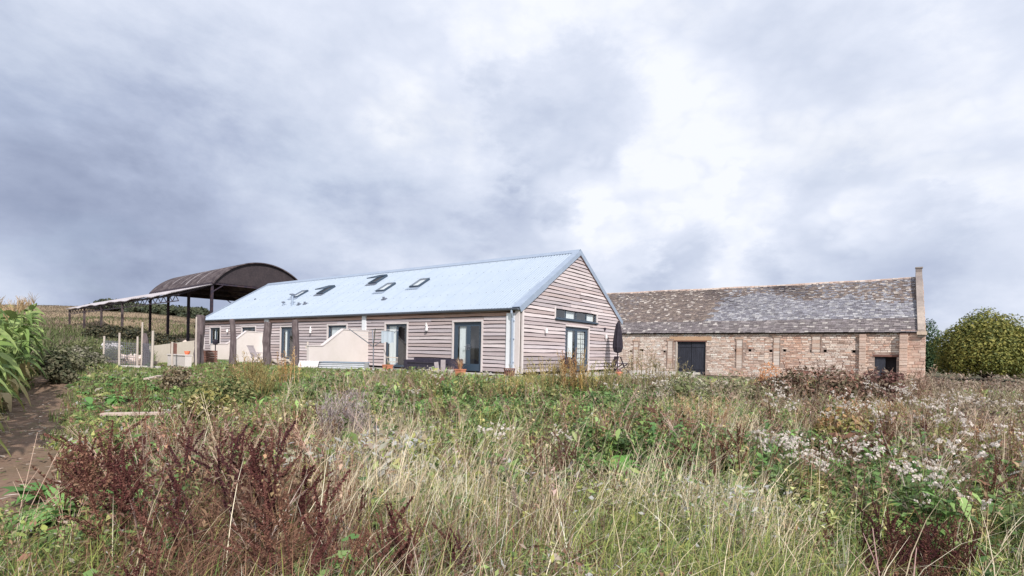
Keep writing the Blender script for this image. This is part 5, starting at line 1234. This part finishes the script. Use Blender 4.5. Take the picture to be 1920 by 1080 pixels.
dock_group([(395, 790, 980, 3, .2), (440, 810, 1040, 4, .15), (520, 810, 1060, 6, .15), (570, 900, 1100, 3, .12), (300, 980, 1230, 2, .1), (550, 900, 1200, 4, .12)], 'red-brown dock stem in the loose stand left of the pale straw', 'red-brown docks left of the straw')
dock_group([(700, 980, 1160, 3, .12), (770, 930, 1150, 4, .10), (850, 980, 1160, 3, .1), (620, 950, 1180, 3, .1)], 'rust red dock stem rising through the straw at the bottom edge', 'docks at the bottom edge')
dock_group([(1330, 790, 950, 5, .22), (1300, 830, 960, 2, .15)], 'rusty dock stem in the reddish clump right of the middle', 'rusty docks right of the middle')
dock_group([(1090, 1000, 1130, 3, .1), (1110, 990, 1120, 2, .1)], 'purplish dock stem at the bottom edge just right of the middle', 'purplish docks at the bottom')
dock_group([(1655, 950, 1120, 12, .10), (1730, 965, 1110, 12, .12), (1770, 990, 1120, 6, .1), (1690, 1000, 1180, 8, .12)], 'blackish red dock stem in the dark clump at the lower right', 'blackish docks of the lower right clump')
dock_group([(1045, 815, 965, 5, .12), (1100, 870, 985, 2, .1)], 'dark purple-brown dock stem among the teasels in the middle', 'dark docks among the teasels')
dock_group([(265, 715, 765, 6, .22)], 'small dark dock in the tuft on the turf left of the yellow bush', 'small docks on the turf')
dock_group([(300, 745, 800, 5, .5), (360, 750, 805, 5, .5)], 'dark twiggy dock standing beside the fallen planks', 'docks beside the planks')
dock_group([(580, 745, 830, 4, .2), (300, 800, 880, 5, .5), (640, 900, 1000, 3, .3)], 'brown dock stem standing alone in the left half of the meadow', 'scattered brown docks')
dock_group([(1650, 790, 890, 6, .5), (1810, 850, 960, 5, .4), (1560, 760, 830, 4, .6)], 'brown dock stem among the white seed down at right', 'docks among the seed down')
# teasels
def teasel():
    st = T(); HD = []; c = (.24, .15, .10)
    st.stem([(0, 0, 0), (.01, 0, .5), (0, .01, .95)], .012, .007, c); tips = [(0, .01, .95)]
    for a in (0, pi / 2, pi, 3 * pi / 2, .8): z = R.uniform(.45, .72); l = R.uniform(.15, .28); q = (cos(a) * l * .6, sin(a) * l * .6, z + l); st.stem([(0, 0, z), q], .007, .005, c); tips.append(q)
    for q in tips:
        q = np.array(q); hd = T(); HD.append(hd)
        for k in range(90):
            zf = R.uniform(-1, 1); a = R.uniform(0, 6.28); r = .030 * sqrt(1 - zf * zf * .8); p = q + np.array([cos(a) * r, sin(a) * r, .05 + zf * .048]); o = np.array([cos(a), sin(a), zf * .5]); tng = np.array([-sin(a), cos(a), 0]) * .004; cc = cj((.13, .075, .06)); hd.quad(p - o * .01 - tng, p - o * .01 + tng, p + o * .014 + tng * .2, p + o * .014 - tng * .2, cc)
        for a in np.arange(0, 6.28, .9): hd.leaf(q, a, .07, .004, (.28, .18, .12), 1.1, .2, 2)
    return [('stem', tmesh('stem', st, 'straw'))] + [('spiny_head', tmesh('spiny_head', hd, 'seed')) for hd in HD]
TS = [teasel() for _ in range(3)]
for px, pt, pb in ((1040, 810, 960), (1052, 835, 970), (1030, 850, 985), (820, 770, 880), (845, 760, 870), (835, 835, 960), (870, 840, 950), (1010, 790, 930), (980, 945, 1070), (1055, 945, 1080), (1100, 890, 1010), (1130, 950, 1080), (910, 855, 980), (1380, 1000, 1100), (770, 780, 880)):
    p = hg(px, pb); s = (CAMZ + un(px, pt)[1] * p.y - p.z) / .98; plant_thing('teasel', p, 'brown teasel with spiny egg-shaped heads in the middle of the meadow', 'teasel', 'teasels in the middle of the meadow', TS[R2.integers(3)], R2.uniform(0, 6), max(.4, s), tuple(R2.normal(0, .06, 2)))
# broad-leaved rosettes
def rosette(n, ll, lw, col, seed):
    t = T()
    for i in range(n): t.leaf((0, 0, .02 + .10 * R.random()), i * 2.4 + R.uniform(-.3, .3), ll * R.uniform(.6, 1.1), lw * R.uniform(.8, 1.15), cj(col, .8, 1.3), R.uniform(.25, .9), R.uniform(.4, .9), 4, .08)
    return [('leaf', tmesh('leaf', t, 'leaf'))]
for px, py, n, ll, lw, col, lab in ((700, 1075, 12, .26, .10, (.12, .2, .07), 'green rosette under the straw left of the bottom middle'), (1260, 1070, 14, .26, .09, (.12, .23, .07), 'green rosette at the bottom right of the middle'), (1500, 1010, 14, .28, .10, (.11, .21, .07), 'green rosette left of the blackish dock clump'), (960, 860, 14, .3, .1, (.10, .2, .06), 'green rosette beside the teasels'), (1150, 900, 34, .40, .12, (.11, .26, .05), 'broad bright green dock rosette in the middle of the meadow'), (110, 990, 20, .36, .17, (.16, .29, .09), 'large pale green burdock rosette at lower left'), (70, 945, 12, .30, .12, (.10, .22, .06), 'green rosette at the left edge above the burdock'),
        (1580, 905, 20, .34, .12, (.13, .27, .06), 'leafy green rosette right of the middle near the seed down'), (1640, 930, 16, .30, .11, (.10, .22, .06), 'darker green rosette beside the one near the seed down'), (200, 1075, 10, .24, .10, (.13, .26, .07), 'green rosette at the very bottom left'), (890, 800, 20, .3, .06, (.12, .30, .10), 'bluish green grassy tuft behind the teasels'),
        (1460, 880, 12, .3, .1, (.10, .19, .07), 'grey green rosette in the shade of the twiggy weeds'), (1820, 1050, 18, .3, .07, (.12, .24, .06), 'green strap-leaved tuft at the lower right corner'), (430, 790, 12, .3, .12, (.10, .22, .06), 'green rosette growing over the farther plank'), (215, 757, 16, .34, .16, (.14, .30, .08), 'flat bright green leaves on the turf left of the planks'), (170, 770, 12, .3, .14, (.13, .27, .08), 'smaller bright green leaves nearest the bare soil'), (400, 1050, 12, .2, .1, (.13, .2, .09), 'grey green leaves under the red docks')):
    p = hg(px, py); plant_thing('leaf_rosette', p, lab, 'rosette', 'broad-leaved rosettes', rosette(n, ll, lw, col, 1), R2.uniform(0, 6), 1.3 if n > 18 else 1.1)
for i in range(26):
    px = R2.uniform(130, 330); py = R2.uniform(690, 775); p = hg(px, py); plant_thing('leaf_rosette', p, 'small green rosette in the turf between soil path and docks', 'rosette', 'small rosettes in the turf', rosette(9, .22, .09, (.12, .25, .07), 1) if i < 3 else [(c.name, c.data) for c in LR.children], R2.uniform(0, 6), R2.uniform(.6, 1.2))
    if i < 3: LR = COL.objects[-1].parent or COL.objects[-1]
# tall golden stems in front of the house
def reed(px, ptop, Y, n, r, cols, label, w=.016, h2=1.0):
    p = gp(px, 690, Y); t = T(); H = CAMZ + un(px, ptop)[1] * Y - p.z
    for i in range(n):
        a = R.uniform(0, 6.28); rr = r * sqrt(R.random()); hh = H * R.uniform(.55, 1.02); c = cj(cols[R.integers(len(cols))]); b = (cos(a) * rr, sin(a) * rr, 0); lx = cos(a) * r * .5 * R.random() + R.normal(0, .05); ly = sin(a) * r * .5 * R.random()
        t.stem([b, (b[0] + lx * .3, b[1] + ly * .3, hh * .5), (b[0] + lx, b[1] + ly, hh)], w * .8, w * .4, c)
        for _ in range(30): f = R.uniform(.25, 1); t.leaf((b[0] + lx * f * f, b[1] + ly * f * f, hh * f), R.uniform(0, 6.28), .16 * R.uniform(.5, 1.2), w, cj(c), 1.2, .9, 2)
    V, F, C = t.arr(); ob = npmesh('tall_weed_clump', V + np.array(tuple(p), np.float32) * 0, F, C, 'straw'); ob.location = p; tag(ob, label, 'weeds', 'tall weed clumps in front of the buildings')
GO = [(.50, .30, .13), (.56, .38, .18), (.40, .22, .10), (.60, .46, .26)]
reed(1072, 650, 13.5, 34, .32, GO, 'orange-gold feathery stems in front of the gable door')
reed(1095, 672, 13.0, 14, .3, [(.34, .30, .12), (.5, .35, .15)], 'shorter olive stems beside the orange-gold ones')
reed(468, 662, 14.5, 34, .42, [(.36, .28, .12), (.46, .34, .17), (.28, .22, .10)], 'golden brown bushy stems in front of the middle screen wall')
reed(545, 650, 15.0, 14, .30, GO, 'tall golden stems in front of the rightmost timber post')
reed(1208, 645, 15.0, 16, .38, [(.30, .26, .13), (.38, .30, .17), (.24, .2, .1)], 'olive stems rising right of the parasol')
reed(1165, 668, 14.5, 14, .4, [(.34, .28, .16), (.4, .32, .2)], 'brownish stems in front of the garden table')
reed(1015, 684, 13, 26, .7, [(.42, .33, .15), (.34, .30, .12), (.5, .4, .22)], 'golden olive stems left of the orange-gold ones')
reed(950, 698, 12.5, 18, .6, [(.42, .33, .15), (.34, .30, .12)], 'short golden stems in front of the house corner')
reed(1330, 740, 9, 40, .5, [(.5, .36, .2), (.58, .46, .3), (.4, .25, .15)], 'tan and orange dry stems behind the rusty docks', .012)
reed(1030, 672, 14, 40, .55, [(.42, .33, .15), (.34, .30, .12), (.5, .4, .22)], 'tall olive-gold stems in front of the covered barbecue')
reed(1120, 676, 13.5, 40, .6, [(.34, .30, .14), (.42, .34, .18), (.2, .2, .09)], 'thick olive stems below the garden table')
reed(1255, 672, 14, 30, .45, [(.34, .28, .15), (.28, .24, .14)], 'dusky stems left of the barn doors')
reed(1545, 672, 16, 40, .9, [(.26, .15, .12), (.34, .22, .17), (.2, .11, .09)], 'thin reddish stems above the bramble bank', .02)
reed(1680, 684, 15, 40, .9, [(.36, .27, .2), (.3, .2, .15)], 'thin tan stems at the barn corner', .02)
reed(1840, 700, 12, 70, 1.0, [(.42, .35, .26), (.36, .30, .22), (.28, .22, .17)], 'arching grey-tan stems near the right edge', .014)
reed(1640, 745, 9, 40, .5, [(.36, .20, .11), (.44, .28, .16), (.28, .26, .12)], 'rust and olive stems among the seed down', .012)
reed(480, 690, 13, 30, .6, [(.36, .28, .12), (.28, .25, .10)], 'low golden-green stems left of the rightmost timber post')
reed(890, 705, 11.5, 16, .3, [(.10, .08, .05), (.3, .26, .12)], 'dark thin stems on the near edge of the lawn')
reed(790, 690, 13.5, 16, .4, [(.25, .24, .09), (.3, .3, .12)], 'green-brown stems in front of the dark bench')
reed(650, 735, 7.8, 60, .34, [(.36, .30, .30), (.46, .39, .38), (.30, .25, .25)], 'grey mauve dried bushy weed left of the teasels', .010)

# bushes and trees ---------------------------------------------------
def bush(name, loc, rx, ry, h, n, ls, cols, label, cat='bush', group=None, lumps=9, low=.0, stems=True, trunk=0, mdl='leaf', gap=.35, dome=False):
    """leafy crown: leaf quads gathered on uneven lumps; trunk and limbs below"""
    loc = Vector(loc); t = thing(name, loc, label, cat, group); C0 = []
    for i in range(lumps):
        a = R.uniform(0, 6.28); e = R.uniform(0, 1) ** .6; rr = R.uniform(.25, .8); zc_ = low + (h - low) * (.08 + .58 * R.random() ** 1.1 * (1.12 - rr * .85)); C0.append((cos(a) * rx * rr, sin(a) * ry * rr, zc_, R.uniform(.30, .50)))
    if dome:
        C0 = []
        for i in range(lumps):
            e = math.asin(min(1, .02 + .98 * (i + .5) / lumps)); a = i * 2.39996; q = R.uniform(.52, .76)
            C0.append((cos(a) * cos(e) * rx * q, sin(a) * cos(e) * ry * q, low + (h - low) * (.16 + .70 * q * sin(e) * .88), R.uniform(.20, .42)))
    C0.append((0, 0, low + (h - low) * .5, .52)); C0 = np.array(C0)
    k = R.integers(0, len(C0), n); o = R.normal(size=(n, 3)); o /= np.linalg.norm(o, axis=1, keepdims=True); rad = C0[k, 3] * (1 - .45 * R.random(n) ** 2)
    P = C0[k, :3] + o * rad[:, None] * np.array([rx, ry, (h - low) * .62])
    keep = (P[:, 2] > low * .7 + .02) & (fbm(P[:, 0] * 2.2 / rx + 5, P[:, 2] * 2.2 / rx + P[:, 1], 1.5, 3) + R.random(n) * 1.2 > gap * .6 - .3); P = P[keep]; o = o[keep]; n = len(P)
    cl = (fbm(P[:, 0] * 3 / rx, P[:, 1] * 3 / rx + P[:, 2] * 3 / rx, 1, 12) + R.normal(0, .35, n)); ci = np.clip(((cl + 1) / 2 * len(cols)).astype(int), 0, len(cols) - 1)
    col = G_(cols)[ci] * R.uniform(.75, 1.25, (n, 1)); nr = o + R.normal(0, .7, (n, 3)) + [0, 0, .5]; nr /= np.linalg.norm(nr, axis=1, keepdims=True)
    a = np.cross(nr, R.normal(size=(n, 3))); a /= np.linalg.norm(a, axis=1, keepdims=True); b = np.cross(nr, a); s = ls * R.uniform(.6, 1.3, (n, 1))
    V = np.stack([P - a * s, P - b * s * .55, P + a * s, P + b * s * .55], 1).reshape(-1, 3); F = np.arange(4 * n).reshape(-1, 4); cr_o = npmesh('crown', V, F, np.clip(np.repeat(col, 4, 0), 0, .9), mdl); cr_o.parent = t
    m = MB(Matrix.Translation(loc))
    if trunk:
        m.tube([(0, 0, -.2), (.02, 0, low * .6), (0, .03, low + (h - low) * .45)], [trunk, trunk * .8, trunk * .3], 8)
    base = (0, 0, low * .5) if trunk else (0, 0, -.05)
    for c in C0[:10]: m.tube([base, (c[0] * .4, c[1] * .4, base[2] + (c[2] - base[2]) * .6), (c[0], c[1], c[2])], [max(trunk * .4, .012 + .01 * rx), max(trunk * .25, .01 + .006 * rx), .008], 5)
    m.build('trunk' if trunk else 'stems', 'bark', t); return t
TG = [(.09, .115, .04), (.15, .175, .05), (.22, .23, .06), (.31, .29, .08), (.12, .145, .045)]
Y = 47; p = gp(1852, 690, Y); zt = topz(1840, 565, Y); bush('round_tree', p, 4.6, 4.3, (zt - p.z) * 1.10, 46000, .12, TG, 'big rounded yellow-green tree right of the stone barn', 'tree', lumps=60, low=.1, trunk=.28, gap=-2, dome=True)
Y = 52; p = gp(1940, 690, Y); zt = topz(1935, 606, Y); bush('round_tree', p, 2.6, 2.6, zt - p.z, 9000, .13, [(.16, .15, .04), (.24, .21, .05), (.11, .12, .03)], 'yellower tree cut by the right edge of the photo', 'tree', lumps=14, low=.3, trunk=.2, gap=.1)
Y = 60; p = gp(1742, 690, Y); zt = topz(1738, 580, Y); bush('small_tree', p, 1.9, 1.9, zt - p.z, 8000, .13, [(.035, .07, .035), (.05, .10, .045), (.07, .12, .05)], 'dark green tree close behind the barn gable', 'tree', lumps=12, low=.3, trunk=.18, gap=.1)
for i, (px, pt, Y, r, lab) in enumerate(((205, 588, 92, 4.0, 'low dark tree on the hill above the thin lean-to posts, leftmost'), (232, 580, 94, 4.5, 'dark rounded tree behind the last thin lean-to post'), (268, 590, 90, 3.0, 'small tree on the hill between the two rows of posts'), (305, 585, 88, 3.0, 'low tree behind the first thick barn post'), (330, 576, 90, 3.4, 'tallest bushy tree seen between the thick barn posts'), (350, 574, 92, 3.2, 'sparse tree right of the tallest one behind the barn posts'), (372, 590, 90, 3.0, 'low tree just left of the rightmost barn post'))):
    p = gp(px, 640, Y); zt = topz(px, pt, Y); bush('hill_tree', p, r, r, max(2.5, zt - p.z), 2600, .30, [(.05, .065, .045), (.07, .085, .05), (.09, .10, .06)], lab, 'tree', 'trees on the hill behind the hay barn', lumps=9, low=.3, trunk=.2)
Y = 46; p = gp(398, 640, Y); zt = topz(398, 578, Y); bush('yellow_tree', p, 1.3, 1.3, zt - p.z, 2600, .12, [(.24, .2, .08), (.32, .26, .10), (.14, .15, .06)], 'yellowish tree seen above the left eaves of the house', 'tree', lumps=8, low=.8, trunk=.1)
DKB = [(.04, .05, .03), (.07, .075, .04), (.10, .085, .05), (.03, .035, .025)]
for px, pt, Y, r, lab in ((240, 603, 36, 2.0, 'dark scrub bush behind the fence, under the lean-to'), (205, 600, 38, 1.8, 'dark scrub bush left of the bulk bags'), (300, 618, 33, 1.5, 'dark scrub between the first thick posts'), (265, 610, 35, 1.8, 'dark scrub bush behind the stump post'), (330, 634, 31, 1.3, 'low dark scrub above the cream retaining wall'), (355, 634, 30, 1.0, 'lowest dark scrub by the thickest timber post')):
    p = gp(px, 660, Y); zt = topz(px, pt, Y); bush('scrub_bush', p, r, r * .8, max(.7, zt - p.z), 2600, .10, DKB, lab, 'bush', 'dark scrub under the hay barn', lumps=8)
for px, pt, Y, r, cols, lab in ((116, 634, 17, .8, [(.10, .12, .06), (.16, .17, .09), (.24, .23, .15)], 'dusky scrub at the end of the maize, beside the soil path'), (150, 640, 20, 1.0, [(.12, .13, .07), (.3, .28, .22), (.2, .2, .13)], 'grey green scrub dotted with pale flowers above the path'), (175, 622, 24, 1.4, [(.10, .12, .05), (.15, .16, .07)], 'green-brown scrub left of the fence'), (104, 655, 14.5, .5, [(.08, .09, .05), (.14, .13, .08)], 'darkest scrub against the maize')):
    p = gp(px, 690, Y); zt = topz(px, pt, Y); bush('scrub_bush', p, r, r, max(.5, zt - p.z), 3200, .06, cols, lab, 'bush', 'scrub beyond the maize', lumps=9)
def lowbush(px, pt, pb, Y, r, cols, lab, n=2600, ls=.045, grp='bushes in the meadow'):
    p = gp(px, pb, Y); zt = topz(px, pt, Y); bush('meadow_bush', p, r, r * .8, max(.35, zt - p.z), n, ls, cols, lab, 'bush', grp, lumps=9, gap=.6)
YB = [(.42, .36, .13), (.30, .28, .10), (.14, .15, .05), (.5, .44, .22)]
lowbush(392, 705, 770, 10.5, .55, YB, 'yellow-leaved bush behind the farther plank', 2200)
lowbush(330, 676, 730, 14.0, .7, [(.12, .085, .05), (.34, .28, .2), (.2, .15, .09)], 'brown-leaved bramble in front of the low whitish wall', 1800)
lowbush(420, 690, 745, 12.5, .8, [(.09, .13, .05), (.14, .18, .07), (.28, .26, .12)], 'dark green bramble left of the golden brown stems')
lowbush(620, 700, 760, 12.0, .8, [(.09, .14, .05), (.14, .19, .07), (.22, .23, .1)], 'dark green weeds bush in front of the corrugated planter')
lowbush(815, 688, 745, 14.5, .75, [(.13, .2, .06), (.18, .26, .08), (.26, .28, .12)], 'bright green bush in front of the dark bench')
lowbush(1290, 676, 745, 12, 0.85, [(.3, .3, .17), (.42, .4, .3), (.16, .19, .08), (.2, .22, .1)], 'pale leaved bush in front of the barn doors', 3400)
lowbush(1235, 708, 770, 12, .8, [(.2, .2, .12), (.34, .3, .22), (.12, .15, .07)], 'greyish bush in front of the white bucket')
lowbush(1370, 674, 735, 13, 0.9, [(.26, .25, .13), (.36, .32, .22), (.14, .15, .07)], 'olive bush right of the barn doors', 3200)
RB = [(.16, .075, .06), (.24, .12, .09), (.12, .10, .06), (.3, .2, .15)]
lowbush(1500, 670, 735, 14.5, 1.1, RB, 'reddish bramble bank left of centre along the stone barn', 4200, .06)
lowbush(1570, 668, 740, 14, 1.1, RB, 'reddish bramble bank in the middle of the barn wall', 4200, .06)
lowbush(1650, 672, 745, 14.5, 1, [(.12, .06, .055), (.2, .10, .09), (.26, .2, .15)], 'dark bramble hiding the small barn opening', 4200, .06)
lowbush(1710, 690, 745, 16, 1.1, [(.26, .18, .12), (.34, .26, .19), (.2, .12, .09)], 'brown bramble below the barn corner', 3400, .06)
lowbush(1790, 690, 745, 22, 1.8, [(.3, .22, .17), (.4, .3, .25), (.22, .15, .11)], 'pinkish brown dry growth right of the barn', 3600, .06)
lowbush(1890, 690, 750, 21, 1.8, [(.3, .24, .17), (.4, .32, .26), (.24, .16, .12)], 'tan dry growth at the right edge', 3600, .06)
lowbush(1440, 664, 712, 17, .55, [(.70, .30, .11), (.78, .40, .18), (.6, .30, .15), (.4, .25, .14)], 'soft orange feathery bush in front of the stone barn wall', 2600, .03)
lowbush(1050, 712, 770, 11, .7, [(.15, .18, .06), (.25, .25, .1), (.1, .14, .05)], 'mixed green bush below the orange-gold stems')
lowbush(1130, 715, 800, 9.5, .7, [(.08, .15, .05), (.12, .2, .07), (.18, .24, .09)], 'dark green leafy bush in the middle of the meadow')
lowbush(1000, 740, 830, 8.5, .6, [(.09, .15, .05), (.15, .2, .07), (.3, .3, .14)], 'green bush left of the broad dock rosette')
lowbush(1575, 740, 880, 7.6, .62, [(.34, .18, .08), (.42, .27, .13), (.22, .20, .07), (.3, .3, .1)], 'orange-brown bush among the seed down')
lowbush(1840, 730, 830, 9.5, .8, [(.24, .2, .15), (.34, .28, .22), (.15, .12, .09)], 'twiggy grey-brown bush near the right edge')
# ------------------------------------------------------------------ maize
def maize(v):
    st = MB(); H = 1.95; st.tube([(0, 0, -.1), (.02, 0, .9), (.01, .02, H)], [.017, .014, .008], 6, (.20, .26, .09)); me0 = st.build('stalk', 'leaf'); m0 = me0.data; bpy.data.objects.remove(me0)
    t = T(); ph = R.uniform(0, 6.28)
    for i in range(10):
        z = .22 + i * .175; a = ph + i * pi + R.normal(0, .45); ln = R.uniform(.55, .8) * (1 if 1 < i < 8 else .75); w = .18 * R.uniform(.8, 1.15); c = cj([(.18, .27, .075), (.27, .35, .12), (.12, .19, .055)][R.integers(3)]) if i > 2 else cj([(.5, .42, .2), (.3, .32, .1), (.42, .34, .2)][R.integers(3)])
        d = np.array([cos(a), sin(a), 0]); sd = np.array([-sin(a), cos(a), 0]); k = len(t.V); rise = R.uniform(.5, 1.0) if i > 2 else .2; drp = R.uniform(.7, 1.25); tws = R.uniform(-.5, .5); n = 7
        for j in range(n + 1):
            f = j / n; q = np.array([0, 0, z]) + d * ln * (f - .15 * f * f) + np.array([0, 0, ln * (rise * f - drp * f * f)]); ww = w * (min(1, .55 + f * 2) * (1 - f ** 2.2) + .03)
            tw = sd * cos(f * .6 + tws) + np.array([0, 0, sin(f * .6 + tws) * .6])
            for sg in (-.5, 0, .5): t.V.append(q + tw * ww * sg - np.array([0, 0, .012 if sg == 0 else 0])); t.C.append(c)
        for j in range(n):
            for s_ in (0, 1): t.F.append((k + 3 * j + s_, k + 3 * j + s_ + 1, k + 3 * j + s_ + 4, k + 3 * j + s_ + 3))
    ts = T(); c = (.45, .33, .20)
    for b in range(9): a = R.uniform(0, 6.28); l = R.uniform(.16, .28); ts.stem([(.01, .02, H - .02), (cos(a) * .05, sin(a) * .05, H + l * .6), (cos(a) * .12, sin(a) * .12, H + l)], .012, .005, cj(c))
    return [('stalk', m0), ('leaf', tmesh('leaf', t, 'leaf')), ('tassel', tmesh('tassel', ts, 'straw'))]
MZ = [maize(i) for i in range(5)]; cnt = 0
mp_ = [hg(-40, 900), hg(5, 800), hg(30, 775), hg(50, 745), hg(66, 715)]; mp_.append(mp_[-1] + (mp_[-1] - mp_[-2]).normalized() * 3.0)
print('maize', [tuple(round(c, 1) for c in q) for q in mp_])
for row in range(6):
    for a, b in zip(mp_[:-1], mp_[1:]):
        d = (b - a); Ld = Vector((d.x, d.y)).length; nn_ = max(1, int(Ld / .36)); nv = Vector((-d.y, d.x, 0)).normalized()
        if nv.x > 0: nv = -nv
        for i in range(nn_):
            q = a + d * ((i + R2.random() * .4) / nn_) + nv * (.35 + row * .62) ; q.x += R2.normal(0, .05); q.y += R2.normal(0, .05)
            if q.x < -1.12 * q.y or q.y < 2 : continue
            q.z = g1(q.x, q.y); cnt += 1
            plant_thing('maize_plant', q, 'tall green maize plant standing in the dense block at the left edge', 'maize', 'maize plants of the block at the left edge', MZ[R2.integers(5)], R2.uniform(0, 6.28), R2.uniform(.98, 1.15), tuple(R2.normal(0, .05, 2)))
print('maize plants', cnt)
